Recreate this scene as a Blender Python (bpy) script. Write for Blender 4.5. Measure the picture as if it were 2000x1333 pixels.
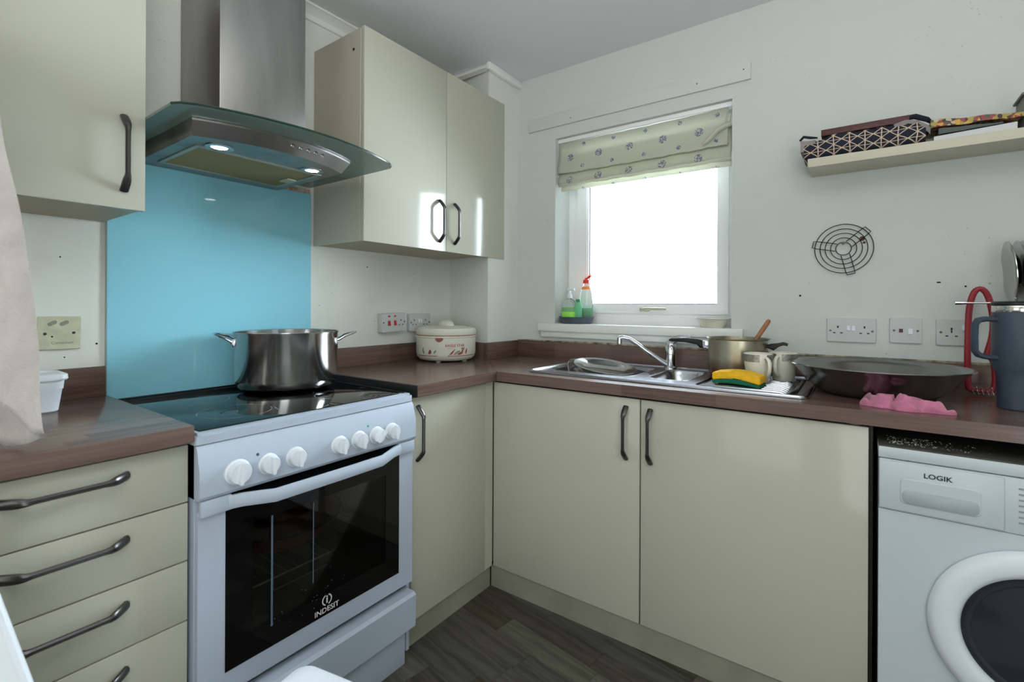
import bpy, bmesh, math, random
from mathutils import Vector, Matrix, noise

random.seed(7)
for o in list(bpy.data.objects): bpy.data.objects.remove(o)
SC = bpy.context.scene
COL = SC.collection
V = Vector; PI = math.pi
def s2l(c):
    return tuple((v/12.92 if v <= .04045 else ((v+.055)/1.055)**2.4) for v in [k/255 for k in c])

# ------------------------------------------------------------------ camera
yaw = math.radians(35.73); roll = math.radians(.258)
CP = V((1.854, -2.175, 1.185))
Fw = V((-math.sin(yaw), math.cos(yaw), 0)); R0 = V((math.cos(yaw), math.sin(yaw), 0)); U0 = V((0, 0, 1))
Rr = R0*math.cos(roll)+U0*math.sin(roll); Uu = U0*math.cos(roll)-R0*math.sin(roll)
cam = bpy.data.cameras.new('camera'); co = bpy.data.objects.new('camera', cam); COL.objects.link(co)
co.matrix_world = Matrix(((Rr.x, Uu.x, -Fw.x, CP.x), (Rr.y, Uu.y, -Fw.y, CP.y), (Rr.z, Uu.z, -Fw.z, CP.z), (0, 0, 0, 1)))
cam.sensor_width = 36; cam.sensor_fit = 'HORIZONTAL'; cam.lens = 36*942.5/2000; cam.shift_y = -69.5/2000
cam.clip_start = .02; cam.dof.use_dof = True; cam.dof.focus_distance = 2.1; cam.dof.aperture_fstop = 4.5
SC.camera = co

# ------------------------------------------------------------------ world, lights, exposure
SC.view_settings.view_transform = 'Standard'; SC.view_settings.look = 'None'
SC.view_settings.exposure = 0.0; SC.view_settings.gamma = 1; SC.view_settings.use_curve_mapping = False
W = bpy.data.worlds.new('overcast_sky'); SC.world = W; W.use_nodes = True
bg = W.node_tree.nodes['Background']; bg.inputs[0].default_value = (.80, .90, 1, 1); bg.inputs[1].default_value = 33.0
def area(name, loc, target, sx, sy, power, col):
    l = bpy.data.lights.new(name, 'AREA'); l.shape = 'RECTANGLE'; l.size = sx; l.size_y = sy; l.energy = power; l.color = col
    o = bpy.data.objects.new(name, l); COL.objects.link(o); o.location = loc
    o.rotation_euler = (V(target)-V(loc)).to_track_quat('-Z', 'Y').to_euler(); return o
area('room_fill', (2.93, -2.7, .8), (.6, -1.5, .62), 1.5, 1.35, 20.5, (.92, .96, 1))  # soft fill added from the right
area('back_fill', (1.3, -4.15, 1.35), (.9, 0, 1.2), 1.6, 1.7, 13, (1, .99, .97))  # fill added behind the camera to lift the window wall; no opening there
area('bounce_fill', (2.1, -2.2, 1.66), (2.1, -2.15, 2.4), .7, .7, 33, (1, .98, .95))  # up-facing fill added out of view, bounced off the ceiling

# ------------------------------------------------------------------ materials
def nd(nt, t, **k):
    n = nt.nodes.new(t)
    for a, b in k.items(): setattr(n, a, b)
    return n
def mat(name, col, rough=.5, metal=0, spec=.5, coat=0, bump=0, bscale=80, stretch=(1, 1, 1), var=0, vscale=3, trans=0, ior=1.45, emis=None, sheen=0, var2=None):
    m = bpy.data.materials.new(name); m.use_nodes = True; nt = m.node_tree; p = nt.nodes['Principled BSDF']
    c = s2l(col) if max(col) > 1.001 else col
    p.inputs['Base Color'].default_value = (*c, 1); p.inputs['Roughness'].default_value = rough; p.inputs['Metallic'].default_value = metal
    p.inputs['Specular IOR Level'].default_value = spec; p.inputs['Coat Weight'].default_value = coat; p.inputs['Coat Roughness'].default_value = .08
    p.inputs['Transmission Weight'].default_value = trans; p.inputs['IOR'].default_value = ior
    p.inputs['Sheen Weight'].default_value = sheen
    if emis: p.inputs['Emission Color'].default_value = (*emis[0], 1); p.inputs['Emission Strength'].default_value = emis[1]
    if bump or var:
        tc = nd(nt, 'ShaderNodeTexCoord'); mp = nd(nt, 'ShaderNodeMapping'); mp.inputs['Scale'].default_value = stretch
        nt.links.new(tc.outputs['Object'], mp.inputs[0])
    if bump:
        n = nd(nt, 'ShaderNodeTexNoise'); n.inputs['Scale'].default_value = bscale; n.inputs['Detail'].default_value = 3
        nt.links.new(mp.outputs[0], n.inputs['Vector']); b = nd(nt, 'ShaderNodeBump'); b.inputs['Strength'].default_value = bump; b.inputs['Distance'].default_value = .002
        nt.links.new(n.outputs[0], b.inputs['Height']); nt.links.new(b.outputs[0], p.inputs['Normal'])
    if var:
        n = nd(nt, 'ShaderNodeTexNoise'); n.inputs['Scale'].default_value = vscale; n.inputs['Detail'].default_value = 4
        nt.links.new(mp.outputs[0], n.inputs['Vector']); r = nd(nt, 'ShaderNodeMix', data_type='RGBA')
        d = s2l(var2) if var2 else tuple(v*(1-var) for v in c)
        r.inputs[6].default_value = (*c, 1); r.inputs[7].default_value = (*d, 1)
        mr = nd(nt, 'ShaderNodeMapRange'); mr.inputs[1].default_value = .35; mr.inputs[2].default_value = .68
        nt.links.new(n.outputs[0], mr.inputs[0]); nt.links.new(mr.outputs[0], r.inputs[0]); nt.links.new(r.outputs[2], p.inputs['Base Color'])
    return m
class NT:                                   # small expression helper on a material's nodes
    def __init__(s, m): s.m = m; s.nt = m.node_tree; s.p = s.nt.nodes['Principled BSDF']
    def L(s, a, b): s.nt.links.new(a, b)
    def math(s, op, a, b=None, c=None):
        n = nd(s.nt, 'ShaderNodeMath', operation=op)
        for i, v in enumerate((a, b, c)):
            if v is None: continue
            if isinstance(v, (int, float)): n.inputs[i].default_value = v
            else: s.L(v, n.inputs[i])
        return n.outputs[0]
    def xyz(s):
        tc = nd(s.nt, 'ShaderNodeTexCoord'); sp = nd(s.nt, 'ShaderNodeSeparateXYZ'); s.L(tc.outputs['Object'], sp.inputs[0]); s.co = tc.outputs['Object']; return sp.outputs
    def noise(s, scale, detail=2, vec=None, stretch=None):
        n = nd(s.nt, 'ShaderNodeTexNoise'); n.inputs['Scale'].default_value = scale; n.inputs['Detail'].default_value = detail
        v = vec or s.co
        if stretch: mp = nd(s.nt, 'ShaderNodeMapping'); mp.inputs['Scale'].default_value = stretch; s.L(v, mp.inputs[0]); v = mp.outputs[0]
        s.L(v, n.inputs['Vector']); return n.outputs[0]
    def vor(s, scale, vec=None):
        n = nd(s.nt, 'ShaderNodeTexVoronoi'); n.inputs['Scale'].default_value = scale; s.L(vec or s.co, n.inputs['Vector']); return n.outputs
    def mix(s, f, a, b):
        n = nd(s.nt, 'ShaderNodeMix', data_type='RGBA')
        for i, v in ((0, f), (6, a), (7, b)):
            if isinstance(v, (int, float)): n.inputs[i].default_value = v
            elif isinstance(v, tuple): n.inputs[i].default_value = (*v, 1)
            else: s.L(v, n.inputs[i])
        return n.outputs[2]
    def ramp(s, v, a, b):
        n = nd(s.nt, 'ShaderNodeMapRange'); n.inputs[1].default_value = a; n.inputs[2].default_value = b; s.L(v, n.inputs[0]); return n.outputs[0]

def wall_mat(name, col, dirt=1.0):
    m = mat(name, col, rough=.75, spec=.3); e = NT(m); e.xyz()
    d = e.vor(17)['Distance']; gate = e.noise(4.3, 2)
    r = e.math('MULTIPLY', e.ramp(gate, .50, .72), .085)
    spot = e.math('LESS_THAN', d, r); soft = e.ramp(e.noise(9, 5), .56, .8)
    d2 = e.vor(46)['Distance']; spot2 = e.math('LESS_THAN', d2, e.math('MULTIPLY', e.ramp(e.noise(2.6, 2), .47, .75), .12))
    k = e.math('MULTIPLY', e.math('MAXIMUM', spot, spot2), .55*dirt)
    base = s2l(col)
    c = e.mix(e.math('MULTIPLY', soft, .28*dirt), base, tuple(b*f for b, f in zip(base, (.82, .80, .70))))
    c = e.mix(k, c, s2l((120, 112, 92))); e.L(c, e.p.inputs['Base Color'])
    b = nd(e.nt, 'ShaderNodeBump'); b.inputs['Strength'].default_value = .25; b.inputs['Distance'].default_value = .002
    e.L(e.noise(60, 4), b.inputs['Height']); e.L(b.outputs[0], e.p.inputs['Normal']); return m
WALL = wall_mat('aged_white_wall_paint', (230, 232, 224))
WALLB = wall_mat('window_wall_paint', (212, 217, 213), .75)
CEIL = mat('ceiling_paint', (226, 231, 234), .85, spec=.2, bump=.1, bscale=40)
GLOSSW = mat('white_gloss_paint', (240, 242, 238), .35)
UPVC = mat('white_upvc', (250, 251, 252), .3)
CREAM = mat('cream_gloss_laminate', (190, 188, 172), .12, spec=.38)
CREAMD = mat('cream_matt_carcass', (170, 160, 136), .45)
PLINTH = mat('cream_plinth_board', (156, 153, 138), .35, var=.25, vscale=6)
PEWTER = mat('dark_pewter_metal', (88, 86, 86), .27, metal=.85)
WHITEP = mat('white_enamel', (184, 195, 210), .22)
WHITEPL = mat('white_plastic', (228, 234, 240), .35)
MACH = mat('washer_white', (200, 209, 214), .3)
BLACKG = mat('black_glass', (9, 9, 10), .04, spec=.6)
BLACK = mat('black_plastic', (22, 22, 24), .4)
DARK = mat('dark_void', (10, 10, 10), .9)
CHROME = mat('chrome', (215, 216, 220), .09, metal=1)
STEEL = mat('polished_steel', (204, 203, 200), .15, metal=1, bump=.05, bscale=30, stretch=(1, 1, .1))
SINKM = mat('sink_steel', (190, 193, 200), .2, metal=1, bump=.12, bscale=90)
BRUSH = mat('brushed_steel', (168, 164, 160), .36, metal=1, var=.3, vscale=9, stretch=(1, 1, .18), bump=.1, bscale=300)
SPLASH = mat('blue_backpainted_glass', (146, 212, 230), .05, spec=.55)
PINK = mat('pink_microfibre', (214, 128, 160), .95, bump=.9, bscale=650, sheen=.4, var=.25, vscale=40)
TOWEL = mat('grey_towelling', (196, 190, 184), .95, bump=.8, bscale=240, sheen=.4, var=.18, vscale=22)
TUMB = mat('slate_blue_powder_coat', (62, 72, 86), .42, bump=.15, bscale=500)
RED = mat('red_rubber', (150, 38, 48), .38)
WIRE = mat('black_wire', (38, 42, 40), .4, metal=.3)
GREEN = mat('green_plastic', (40, 150, 90), .4)
WHITECER = mat('cream_ceramic', (226, 222, 206), .15)
PANM = mat('stained_aluminium', (178, 170, 148), .33, metal=.9, var=.5, vscale=9, bump=.1, bscale=60)
def pan_material():
    e = NT(PANM); z = e.xyz()[2]
    t = e.math('ADD', e.ramp(z, 1.005, .925), e.math('MULTIPLY', e.math('SUBTRACT', e.noise(14, 4), .5), .9))
    c = e.mix(e.ramp(t, .25, .95), s2l((186, 180, 158)), s2l((118, 74, 48))); e.L(c, e.p.inputs['Base Color'])
pan_material()
def wood_mat(name, c1, c2, c3, ax, rough=.28, blk=(3.2, 26)):
    m = mat(name, c1, rough, spec=.5); e = NT(m); X = e.xyz(); a, b = (X[0], X[1]) if ax == 'x' else (X[1], X[0])
    st = (2.2, 48, 60) if ax == 'x' else (48, 2.2, 60)
    g = e.noise(2.0, 6, stretch=st)
    row = e.math('FLOOR', e.math('MULTIPLY', b, blk[1]))
    off = e.math('FRACT', e.math('MULTIPLY', e.math('SINE', e.math('MULTIPLY', row, 12.99)), 437.5))
    colm = e.math('FLOOR', e.math('ADD', e.math('MULTIPLY', a, blk[0]), off))
    h = e.math('FRACT', e.math('MULTIPLY', e.math('SINE', e.math('ADD', e.math('MULTIPLY', colm, 78.2), e.math('MULTIPLY', row, 37.7))), 4375.8))
    c = e.mix(e.ramp(g, .35, .68), s2l(c1), s2l(c2)); c = e.mix(e.math('MULTIPLY', h, .45), c, s2l(c3))
    e.L(c, e.p.inputs['Base Color']); bb = nd(e.nt, 'ShaderNodeBump'); bb.inputs['Strength'].default_value = .12; bb.inputs['Distance'].default_value = .001
    e.L(g, bb.inputs['Height']); e.L(bb.outputs[0], e.p.inputs['Normal']); return m
WOODX = wood_mat('walnut_laminate_along_window_wall', (106, 84, 75), (84, 64, 56), (142, 120, 112), 'x', .22)
WOODY = wood_mat('walnut_laminate_along_cooker_wall', (106, 84, 75), (84, 64, 56), (142, 120, 112), 'y', .22)

# ------------------------------------------------------------------ mesh helpers
class MB:
    def __init__(s): s.bm = bmesh.new()
    def box(s, x0, x1, y0, y1, z0, z1, bev=0, seg=2):
        r = bmesh.ops.create_cube(s.bm, size=1)['verts']
        for v in r: v.co = V((x0+(v.co.x+.5)*(x1-x0), y0+(v.co.y+.5)*(y1-y0), z0+(v.co.z+.5)*(z1-z0)))
        if bev:
            es = list({e for v in r for e in v.link_edges})
            bmesh.ops.bevel(s.bm, geom=es, offset=bev, segments=seg, affect='EDGES', profile=.5)
        return s
    def loft(s, rings, caps=True, closed=False):
        vs = [[s.bm.verts.new(p) for p in r] for r in rings]; n = len(rings[0]); m = len(rings)
        for i in range(m if closed else m-1):
            for j in range(n):
                try: s.bm.faces.new((vs[i][j], vs[i][(j+1) % n], vs[(i+1) % m][(j+1) % n], vs[(i+1) % m][j]))
                except ValueError: pass
        if caps and not closed: s.bm.faces.new(vs[0][::-1]); s.bm.faces.new(vs[-1])
        return s
    def lathe(s, prof, c=(0, 0, 0), ax='z', seg=40, caps=True, sx=1, sy=1):
        c = V(c); rings = []
        for r, h in prof:
            ring = []
            for k in range(seg):
                a = 2*PI*k/seg; u, w = r*math.cos(a)*sx, r*math.sin(a)*sy
                ring.append(c+(V((u, w, h)) if ax == 'z' else V((h, u, w)) if ax == 'x' else V((w, h, u))))
            rings.append(ring)
        return s.loft(rings, caps)
    def tube(s, pts, r, seg=8, closed=False, rx=None):
        pts = [V(p) for p in pts]; n = len(pts); rings = []; prev = None
        for i, p in enumerate(pts):
            a = pts[(i-1) % n] if (closed or i > 0) else p; b = pts[(i+1) % n] if (closed or i < n-1) else p
            t = (b-a).normalized()
            if prev is None:
                u = t.cross(V((0, 0, 1)));  u = t.cross(V((1, 0, 0))) if u.length < .1 else u
                u.normalize()
            else: u = (prev-t*prev.dot(t)).normalized()
            prev = u; w = t.cross(u); rr = r[i] if isinstance(r, (list, tuple)) else r
            rings.append([p+u*math.cos(2*PI*k/seg)*rr+w*math.sin(2*PI*k/seg)*rr for k in range(seg)])
        return s.loft(rings, True, closed)
    def cyl(s, a, b, r, r2=None, seg=20): return s.tube([a, b], [r, r if r2 is None else r2], seg)
    def strap(s, pts, ws, ts, wdir):          # rectangular section swept along pts, width along wdir
        wdir = V(wdir).normalized(); pts = [V(p) for p in pts]; rings = []
        for i, p in enumerate(pts):
            t = (pts[min(i+1, len(pts)-1)]-pts[max(i-1, 0)]).normalized(); nn = t.cross(wdir).normalized(); w, h = ws[i]/2, ts[i]/2
            q = .45
            rings.append([p+wdir*a*w+nn*b*h for a, b in ((1, q), (q, 1), (-q, 1), (-1, q), (-1, -q), (-q, -1), (q, -1), (1, -q))])
        return s.loft(rings)
    def prism(s, poly, ax, a, b):              # polygon extruded along an axis
        def mk(p, h): return V((h, p[0], p[1])) if ax == 'x' else V((p[0], h, p[1])) if ax == 'y' else V((p[0], p[1], h))
        return s.loft([[mk(p, a) for p in poly], [mk(p, b) for p in poly]])
    def plate(s, outer, holes, ax, a, b):      # flat plate with holes, extruded
        def mk(p, h): return V((h, p[0], p[1])) if ax == 'x' else V((p[0], h, p[1])) if ax == 'y' else V((p[0], p[1], h))
        t = bmesh.new(); es = []
        for lp in [outer]+holes:
            vs = [t.verts.new(mk(p, a)) for p in lp]
            es += [t.edges.new((vs[i], vs[(i+1) % len(vs)])) for i in range(len(vs))]
        bmesh.ops.triangle_fill(t, use_beauty=True, use_dissolve=False, edges=es)
        g = bmesh.ops.extrude_face_region(t, geom=list(t.faces)); d = mk((0, 0), b-a)
        bmesh.ops.translate(t, vec=d, verts=[v for v in g['geom'] if isinstance(v, bmesh.types.BMVert)])
        me = bpy.data.meshes.new('t'); t.to_mesh(me); t.free(); s.bm.from_mesh(me); bpy.data.meshes.remove(me); return s
    def xf(s, M):
        bmesh.ops.transform(s.bm, matrix=M, verts=s.bm.verts); return s
    def build(s, name, m, parent=None, smooth=35, solid=0):
        bmesh.ops.recalc_face_normals(s.bm, faces=s.bm.faces)
        me = bpy.data.meshes.new(name); s.bm.to_mesh(me); s.bm.free()
        for mm in (m if isinstance(m, list) else [m]): me.materials.append(mm)
        o = bpy.data.objects.new(name, me); COL.objects.link(o)
        if smooth:
            for p in me.polygons: p.use_smooth = True
            me.set_sharp_from_angle(angle=math.radians(smooth))
        if parent is not None: adopt(o, parent)
        if solid:
            md = o.modifiers.new('thickness', 'SOLIDIFY'); md.thickness = solid; md.offset = 0
        return o
WM = {}
def adopt(o, parent):
    o.parent = parent; o.matrix_parent_inverse = WM.get(parent.name, Matrix()).inverted()
def tag(o, label=None, cat=None, group=None, kind=None):
    if label: o['label'] = label
    if cat: o['category'] = cat
    if group: o['group'] = group
    if kind: o['kind'] = kind
    return o
def thing(name, label, cat, loc, group=None):
    o = bpy.data.objects.new(name, None); o.empty_display_size = .05; COL.objects.link(o); o.location = loc
    WM[o.name] = Matrix.Translation(V(loc)); return tag(o, label, cat, group)
def rrect(x0, x1, y0, y1, r, n=5):
    out = []
    for cx, cy, a0 in ((x1-r, y1-r, 0), (x0+r, y1-r, 90), (x0+r, y0+r, 180), (x1-r, y0+r, 270)):
        for k in range(n+1):
            a = math.radians(a0+90*k/n); out.append((cx+r*math.cos(a), cy+r*math.sin(a)))
    return out
def text_mb(s, size, origin, right, up, thick=.0004, bold=0, align='CENTER', wrap=None, sx=1):
    cu = bpy.data.curves.new('t', 'FONT'); cu.body = s; cu.size = size; cu.align_x = align; cu.align_y = 'CENTER'; cu.extrude = 0; cu.offset = bold; cu.resolution_u = 3
    to = bpy.data.objects.new('t', cu); COL.objects.link(to); dg = bpy.context.evaluated_depsgraph_get(); dg.update()
    me = bpy.data.meshes.new_from_object(to.evaluated_get(dg)); bpy.data.objects.remove(to)
    b = MB(); b.bm.from_mesh(me); bpy.data.meshes.remove(me)
    r, u, o = V(right), V(up), V(origin); n = r.cross(u)
    for v in b.bm.verts:
        x, y = v.co.x*sx, v.co.y
        v.co = wrap(x, y) if wrap else o+r*x+u*y+n*thick
    return b
def structure(o): o['kind'] = 'structure'; return o

# ------------------------------------------------------------------ room shell
X1, Y1, ZC = 3.0, -4.3, 2.41
win = [(.565, 1.092), (1.42, 1.092), (1.42, 2.056), (.565, 2.056)]
structure(MB().plate([(-.12, -.02), (X1+.12, -.02), (X1+.12, ZC+.1), (-.12, ZC+.1)], [win], 'y', 0, .28).build('wall_back', WALLB, smooth=0))
structure(MB().box(-.12, 0, Y1-.12, 0, -.02, ZC+.1).build('wall_left', WALL, smooth=0))
structure(MB().box(X1, X1+.12, Y1-.12, 0, -.02, ZC+.1).build('wall_right', WALLB, smooth=0))
structure(MB().box(0, X1, Y1-.12, Y1, 0, ZC+.1).build('wall_front', WALL, smooth=0))
structure(MB().box(0, X1, Y1, 0, ZC, ZC+.1).build('ceiling', CEIL, smooth=0))
# boxed-in pipe in the corner
bx_ = structure(MB().prism([(0, -.19), (.325, -.26), (.325, 0), (0, 0)], 'z', 0, ZC).build('trim_1', WALL, smooth=0))
tag(bx_, 'full-height boxed-in pipe duct in the corner between cooker wall and window wall')
c = MB(); c.prism([(0, ZC), (0, ZC-.05), (.012, ZC-.05), (.016, ZC-.03), (.035, ZC-.012), (.05, ZC-.008), (.05, ZC)], 'y', -4.3, -.2)
structure(c.build('trim_2', GLOSSW)).__setitem__('label', 'narrow coved ceiling moulding above the cooker wall')
c = MB(); c.prism([(-.262, ZC), (-.275, ZC-.002), (-.29, ZC-.02), (-.29, ZC-.03), (-.262, ZC-.035)], 'x', .06, .345)
c.box(.325, .35, -.285, 0, ZC-.038, ZC, .006); structure(c.build('trim_3', GLOSSW)).__setitem__('label', 'short ceiling moulding around the boxed pipe')
# floor of dark wood-look strips
FLB = mat('floor_subfloor', (40, 38, 34), .8)
fl = structure(MB().box(0, X1, Y1, 0, -.03, -.004).build('floor', FLB, smooth=0))
def plank_mat(i, c1, c2):
    c1, c2 = [tuple(v*.86 for v in q) for q in (c1, c2)]; m = mat('floor_strip_%d' % i, c1, .42, spec=.4); e = NT(m); e.xyz()
    g = e.noise(3.2, 8, stretch=(1.1, 13, 1)); k = e.noise(2.4, 3, stretch=(1.2, 4, 1))
    w = nd(e.nt, 'ShaderNodeTexWave'); w.inputs['Scale'].default_value = 7; w.inputs['Distortion'].default_value = 14; w.inputs['Detail'].default_value = 3; w.bands_direction = 'Y'
    mp = nd(e.nt, 'ShaderNodeMapping'); mp.inputs['Scale'].default_value = (.35, 1.6, 1); e.L(e.co, mp.inputs[0]); e.L(mp.outputs[0], w.inputs['Vector'])
    t = e.math('ADD', e.math('MULTIPLY', g, .65), e.math('ADD', e.math('MULTIPLY', w.outputs[1], .16), e.math('MULTIPLY', k, .25)))
    e.L(e.mix(e.ramp(t, .35, .75), s2l(c1), s2l(c2)), e.p.inputs['Base Color']); return m
PM = [plank_mat(i, a, b) for i, (a, b) in enumerate((((62, 58, 50), (98, 94, 82)), ((72, 68, 62), (112, 108, 98)), ((54, 50, 44), (88, 83, 72)), ((84, 82, 72), (124, 121, 108)), ((68, 65, 62), (106, 103, 98)), ((60, 58, 48), (94, 90, 76))))]
ang = math.radians(-9); rot = Matrix.Rotation(ang, 4, 'Z')
lens = {}
np_ = 0
for r in range(-4, 24):
    v0 = -1.75+r*.092; u = -.5+random.random()*.35
    while u < 2.2:
        L = random.choice((.38, .52, .66, .8)); cx, cy = u+L/2, v0+.046; wc = rot @ V((cx, cy, 0))
        if wc.x < 1.95 and wc.x > .1 and wc.y < -.35 and wc.y > -2.0 and np_ < 290:
            if L not in lens:
                b = MB(); b.box(-L/2, L/2, -.0457, .0457, -.004, 0, .0006, 1)
                o = b.build('plank', PM[0], fl, 0); lens[L] = o.data; o.location = (wc.x, wc.y, 0); o.rotation_euler.z = ang
            else:
                o = bpy.data.objects.new('plank', lens[L]); COL.objects.link(o); adopt(o, fl); o.location = (wc.x, wc.y, 0); o.rotation_euler.z = ang
            me2 = o.data
            o.data = me2.copy(); o.data.materials[0] = random.choice(PM); np_ += 1
        u += L+.0012
ot = MB(); ot.box(1.96, X1, Y1, 0, -.004, 0); ot.box(0, 1.96, Y1, -2.03, -.004, 0)
ot.build('plank', PM[0], fl, 0)

# window
wn = thing('window_1', 'white plastic framed kitchen window in the deep reveal above the sink', 'window', (.99, .18, 1.1)); structure(wn)
del wn['category']
b = MB(); b.plate([(.565, 1.093), (1.42, 1.093), (1.42, 2.055), (.565, 2.055)], [[(.628, 1.158), (1.37, 1.158), (1.37, 1.99), (.628, 1.99)]], 'y', .15, .22); b.build('window_frame', UPVC, wn, 0)
b = MB(); b.plate([(.618, 1.148), (1.38, 1.148), (1.38, 2.0), (.618, 2.0)], [[(.676, 1.186), (1.338, 1.186), (1.338, 1.96), (.676, 1.96)]], 'y', .14, .165); b.build('sash', UPVC, wn, 0)
b = MB(); b.plate([(.6755, 1.1855), (1.3385, 1.1855), (1.3385, 1.9605), (.6755, 1.9605)], [[(.684, 1.194), (1.330, 1.194), (1.330, 1.952), (.684, 1.952)]], 'y', .147, .2); b.build('glazing_bead', UPVC, wn, 0)
b = MB(); b.plate([(.683, 1.193), (1.331, 1.193), (1.331, 1.953), (.683, 1.953)], [[(.6875, 1.1975), (1.3265, 1.1975), (1.3265, 1.9485), (.6875, 1.9485)]], 'y', .158, .166); b.build('gasket', BLACK, wn, 0)
PANE = bpy.data.materials.new('window_glass'); PANE.use_nodes = True; t = PANE.node_tree; t.nodes.remove(t.nodes['Principled BSDF'])
tr = nd(t, 'ShaderNodeBsdfTransparent'); gl = nd(t, 'ShaderNodeBsdfGlossy'); gl.inputs['Roughness'].default_value = .02; fr = nd(t, 'ShaderNodeFresnel'); mx = nd(t, 'ShaderNodeMixShader')
tr.inputs[0].default_value = (.96, .98, .98, 1)
t.links.new(fr.outputs[0], mx.inputs[0]); t.links.new(tr.outputs[0], mx.inputs[1]); t.links.new(gl.outputs[0], mx.inputs[2]); t.links.new(mx.outputs[0], t.nodes['Material Output'].inputs[0])
MB().box(.683, 1.331, .168, .178, 1.193, 1.953).build('pane', PANE, wn, 0)
b = MB(); b.box(.972, 1.02, .128, .14, 1.158, 1.178, .004); b.tube([(.985, .122, 1.168), (1.03, .114, 1.172), (1.108, .116, 1.171)], [.009, .007, .006], 8)
b.build('window_handle', mat('aged_brass', (196, 194, 170), .35, metal=.4), wn)
b = MB(); b.box(.566, 1.419, -.002, .15, 1.06, 1.093); b.box(.478, 1.469, -.032, 0, 1.052, 1.093, .004); b.build('window_sill', GLOSSW, wn)
b = MB(); b.box(.49, 1.462, -.018, 0, 1.022, 1.052, .003); b.build('sill_apron', GLOSSW, wn)
b = MB(); b.box(.40, 1.492, -.012, 0, 2.116, 2.185, .002)
h = structure(b.build('trim_4', WALLB)); h['label'] = 'painted batten on the wall over the window, wider than the opening'
b = MB(); [b.cyl((x, -.0125, z), (x, -.0135, z), .0025, seg=8) for x, z in ((.66, 2.14), (1.28, 2.15), (1.465, 2.16))]; b.build('nail_hole', DARK, h); adopt(bpy.data.objects['nail_hole'], h)

# roman blind
BL = mat('sprigged_cream_blind', (200, 201, 184), .9, bump=.3, bscale=300); e = NT(BL); X = e.xyz()
def sprig(px, pz, ox, oz, rad, thr):
    fu = e.math('SUBTRACT', e.math('FRACT', e.math('DIVIDE', e.math('SUBTRACT', X[0], ox), px)), .5); fv = e.math('SUBTRACT', e.math('FRACT', e.math('DIVIDE', e.math('SUBTRACT', X[2], oz), pz)), .5)
    fu = e.math('MULTIPLY', fu, px); fv = e.math('MULTIPLY', fv, pz)
    d = e.math('SQRT', e.math('ADD', e.math('MULTIPLY', fu, fu), e.math('MULTIPLY', fv, fv)))
    return e.math('MULTIPLY', e.math('LESS_THAN', d, rad), e.math('GREATER_THAN', e.noise(140, 1), thr))
f1 = sprig(.160, .115, .560, 1.892, .019, .48); f2 = sprig(.160, .115, .475, 1.838, .010, .46)
cc = e.mix(e.math('MULTIPLY', e.math('MAXIMUM', f1, f2), .8), s2l((222, 223, 208)), s2l((96, 112, 156)))
e.L(cc, e.p.inputs['Base Color'])
tl = nd(e.nt, 'ShaderNodeBsdfTranslucent'); e.L(cc, tl.inputs[0]); ms = nd(e.nt, 'ShaderNodeMixShader'); ms.inputs[0].default_value = .36
e.L(e.p.outputs[0], ms.inputs[1]); e.L(tl.outputs[0], ms.inputs[2]); e.L(ms.outputs[0], e.nt.nodes['Material Output'].inputs[0])
bl = thing('roman_blind', 'half-raised cream roman blind with small blue flower sprigs in the window', 'blind', (.99, .03, 2.04))
def blind_part(prof, x0, x1, name, mt, sag=0, thick=.003):
    b = MB(); N = 40; rows = []
    for i in range(N+1):
        x = x0+(x1-x0)*i/N; w = .0022*math.sin(i*.9)+.0015*math.sin(i*2.3)
        rows.append([V((x, y+w, z-sag*math.sin(PI*i/N)+(w if k else 0))) for k, (y, z) in enumerate(prof)])
    for i in range(N):
        for k in range(len(prof)-1):
            q = [b.bm.verts.new(p) for p in (rows[i][k], rows[i+1][k], rows[i+1][k+1], rows[i][k+1])]; b.bm.faces.new(q)
    bmesh.ops.remove_doubles(b.bm, verts=b.bm.verts, dist=1e-5)
    return b.build(name, mt, bl, 60, solid=thick)
blind_part([(.03, 2.034), (.028, 1.99), (.024, 1.95), (.016, 1.91), (.010, 1.888), (.012, 1.874), (.022, 1.872), (.034, 1.885)], .572, 1.40, 'blind_panel', BL, .004)
blind_part([(.05, 1.96), (.04, 1.9), (.028, 1.86), (.018, 1.84), (.012, 1.826), (.018, 1.818), (.034, 1.83)], .572, 1.412, 'lower_fold', BL, .002)
blind_part([(.05, 1.9), (.036, 1.85), (.022, 1.826), (.015, 1.812), (.02, 1.806), (.036, 1.815)], .575, 1.412, 'lower_fold', BL, .001)
MB().box(.585, 1.413, .024, .034, 1.782, 1.812, .003).build('bottom_bar', BL, bl)
b = MB(); 
b.loft([[V((x, y, z)) for (y, z) in ((.004, 1.965-.0*s), (.012, 1.985), (.022, 1.97), (.014, 1.95))] for s, x in ((0, 1.40), (1, 1.41))])
b.tube([(1.30, .006, 1.885), (1.33, .0, 1.905), (1.36, -.002, 1.935), (1.39, .004, 1.95), (1.413, .012, 1.955)], [.006, .013, .011, .012, .009], 8); b.build('tucked_fold', BL, bl)
MB().box(.567, 1.418, .02, .06, 2.034, 2.055, .002).build('head_rail', UPVC, bl)

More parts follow.
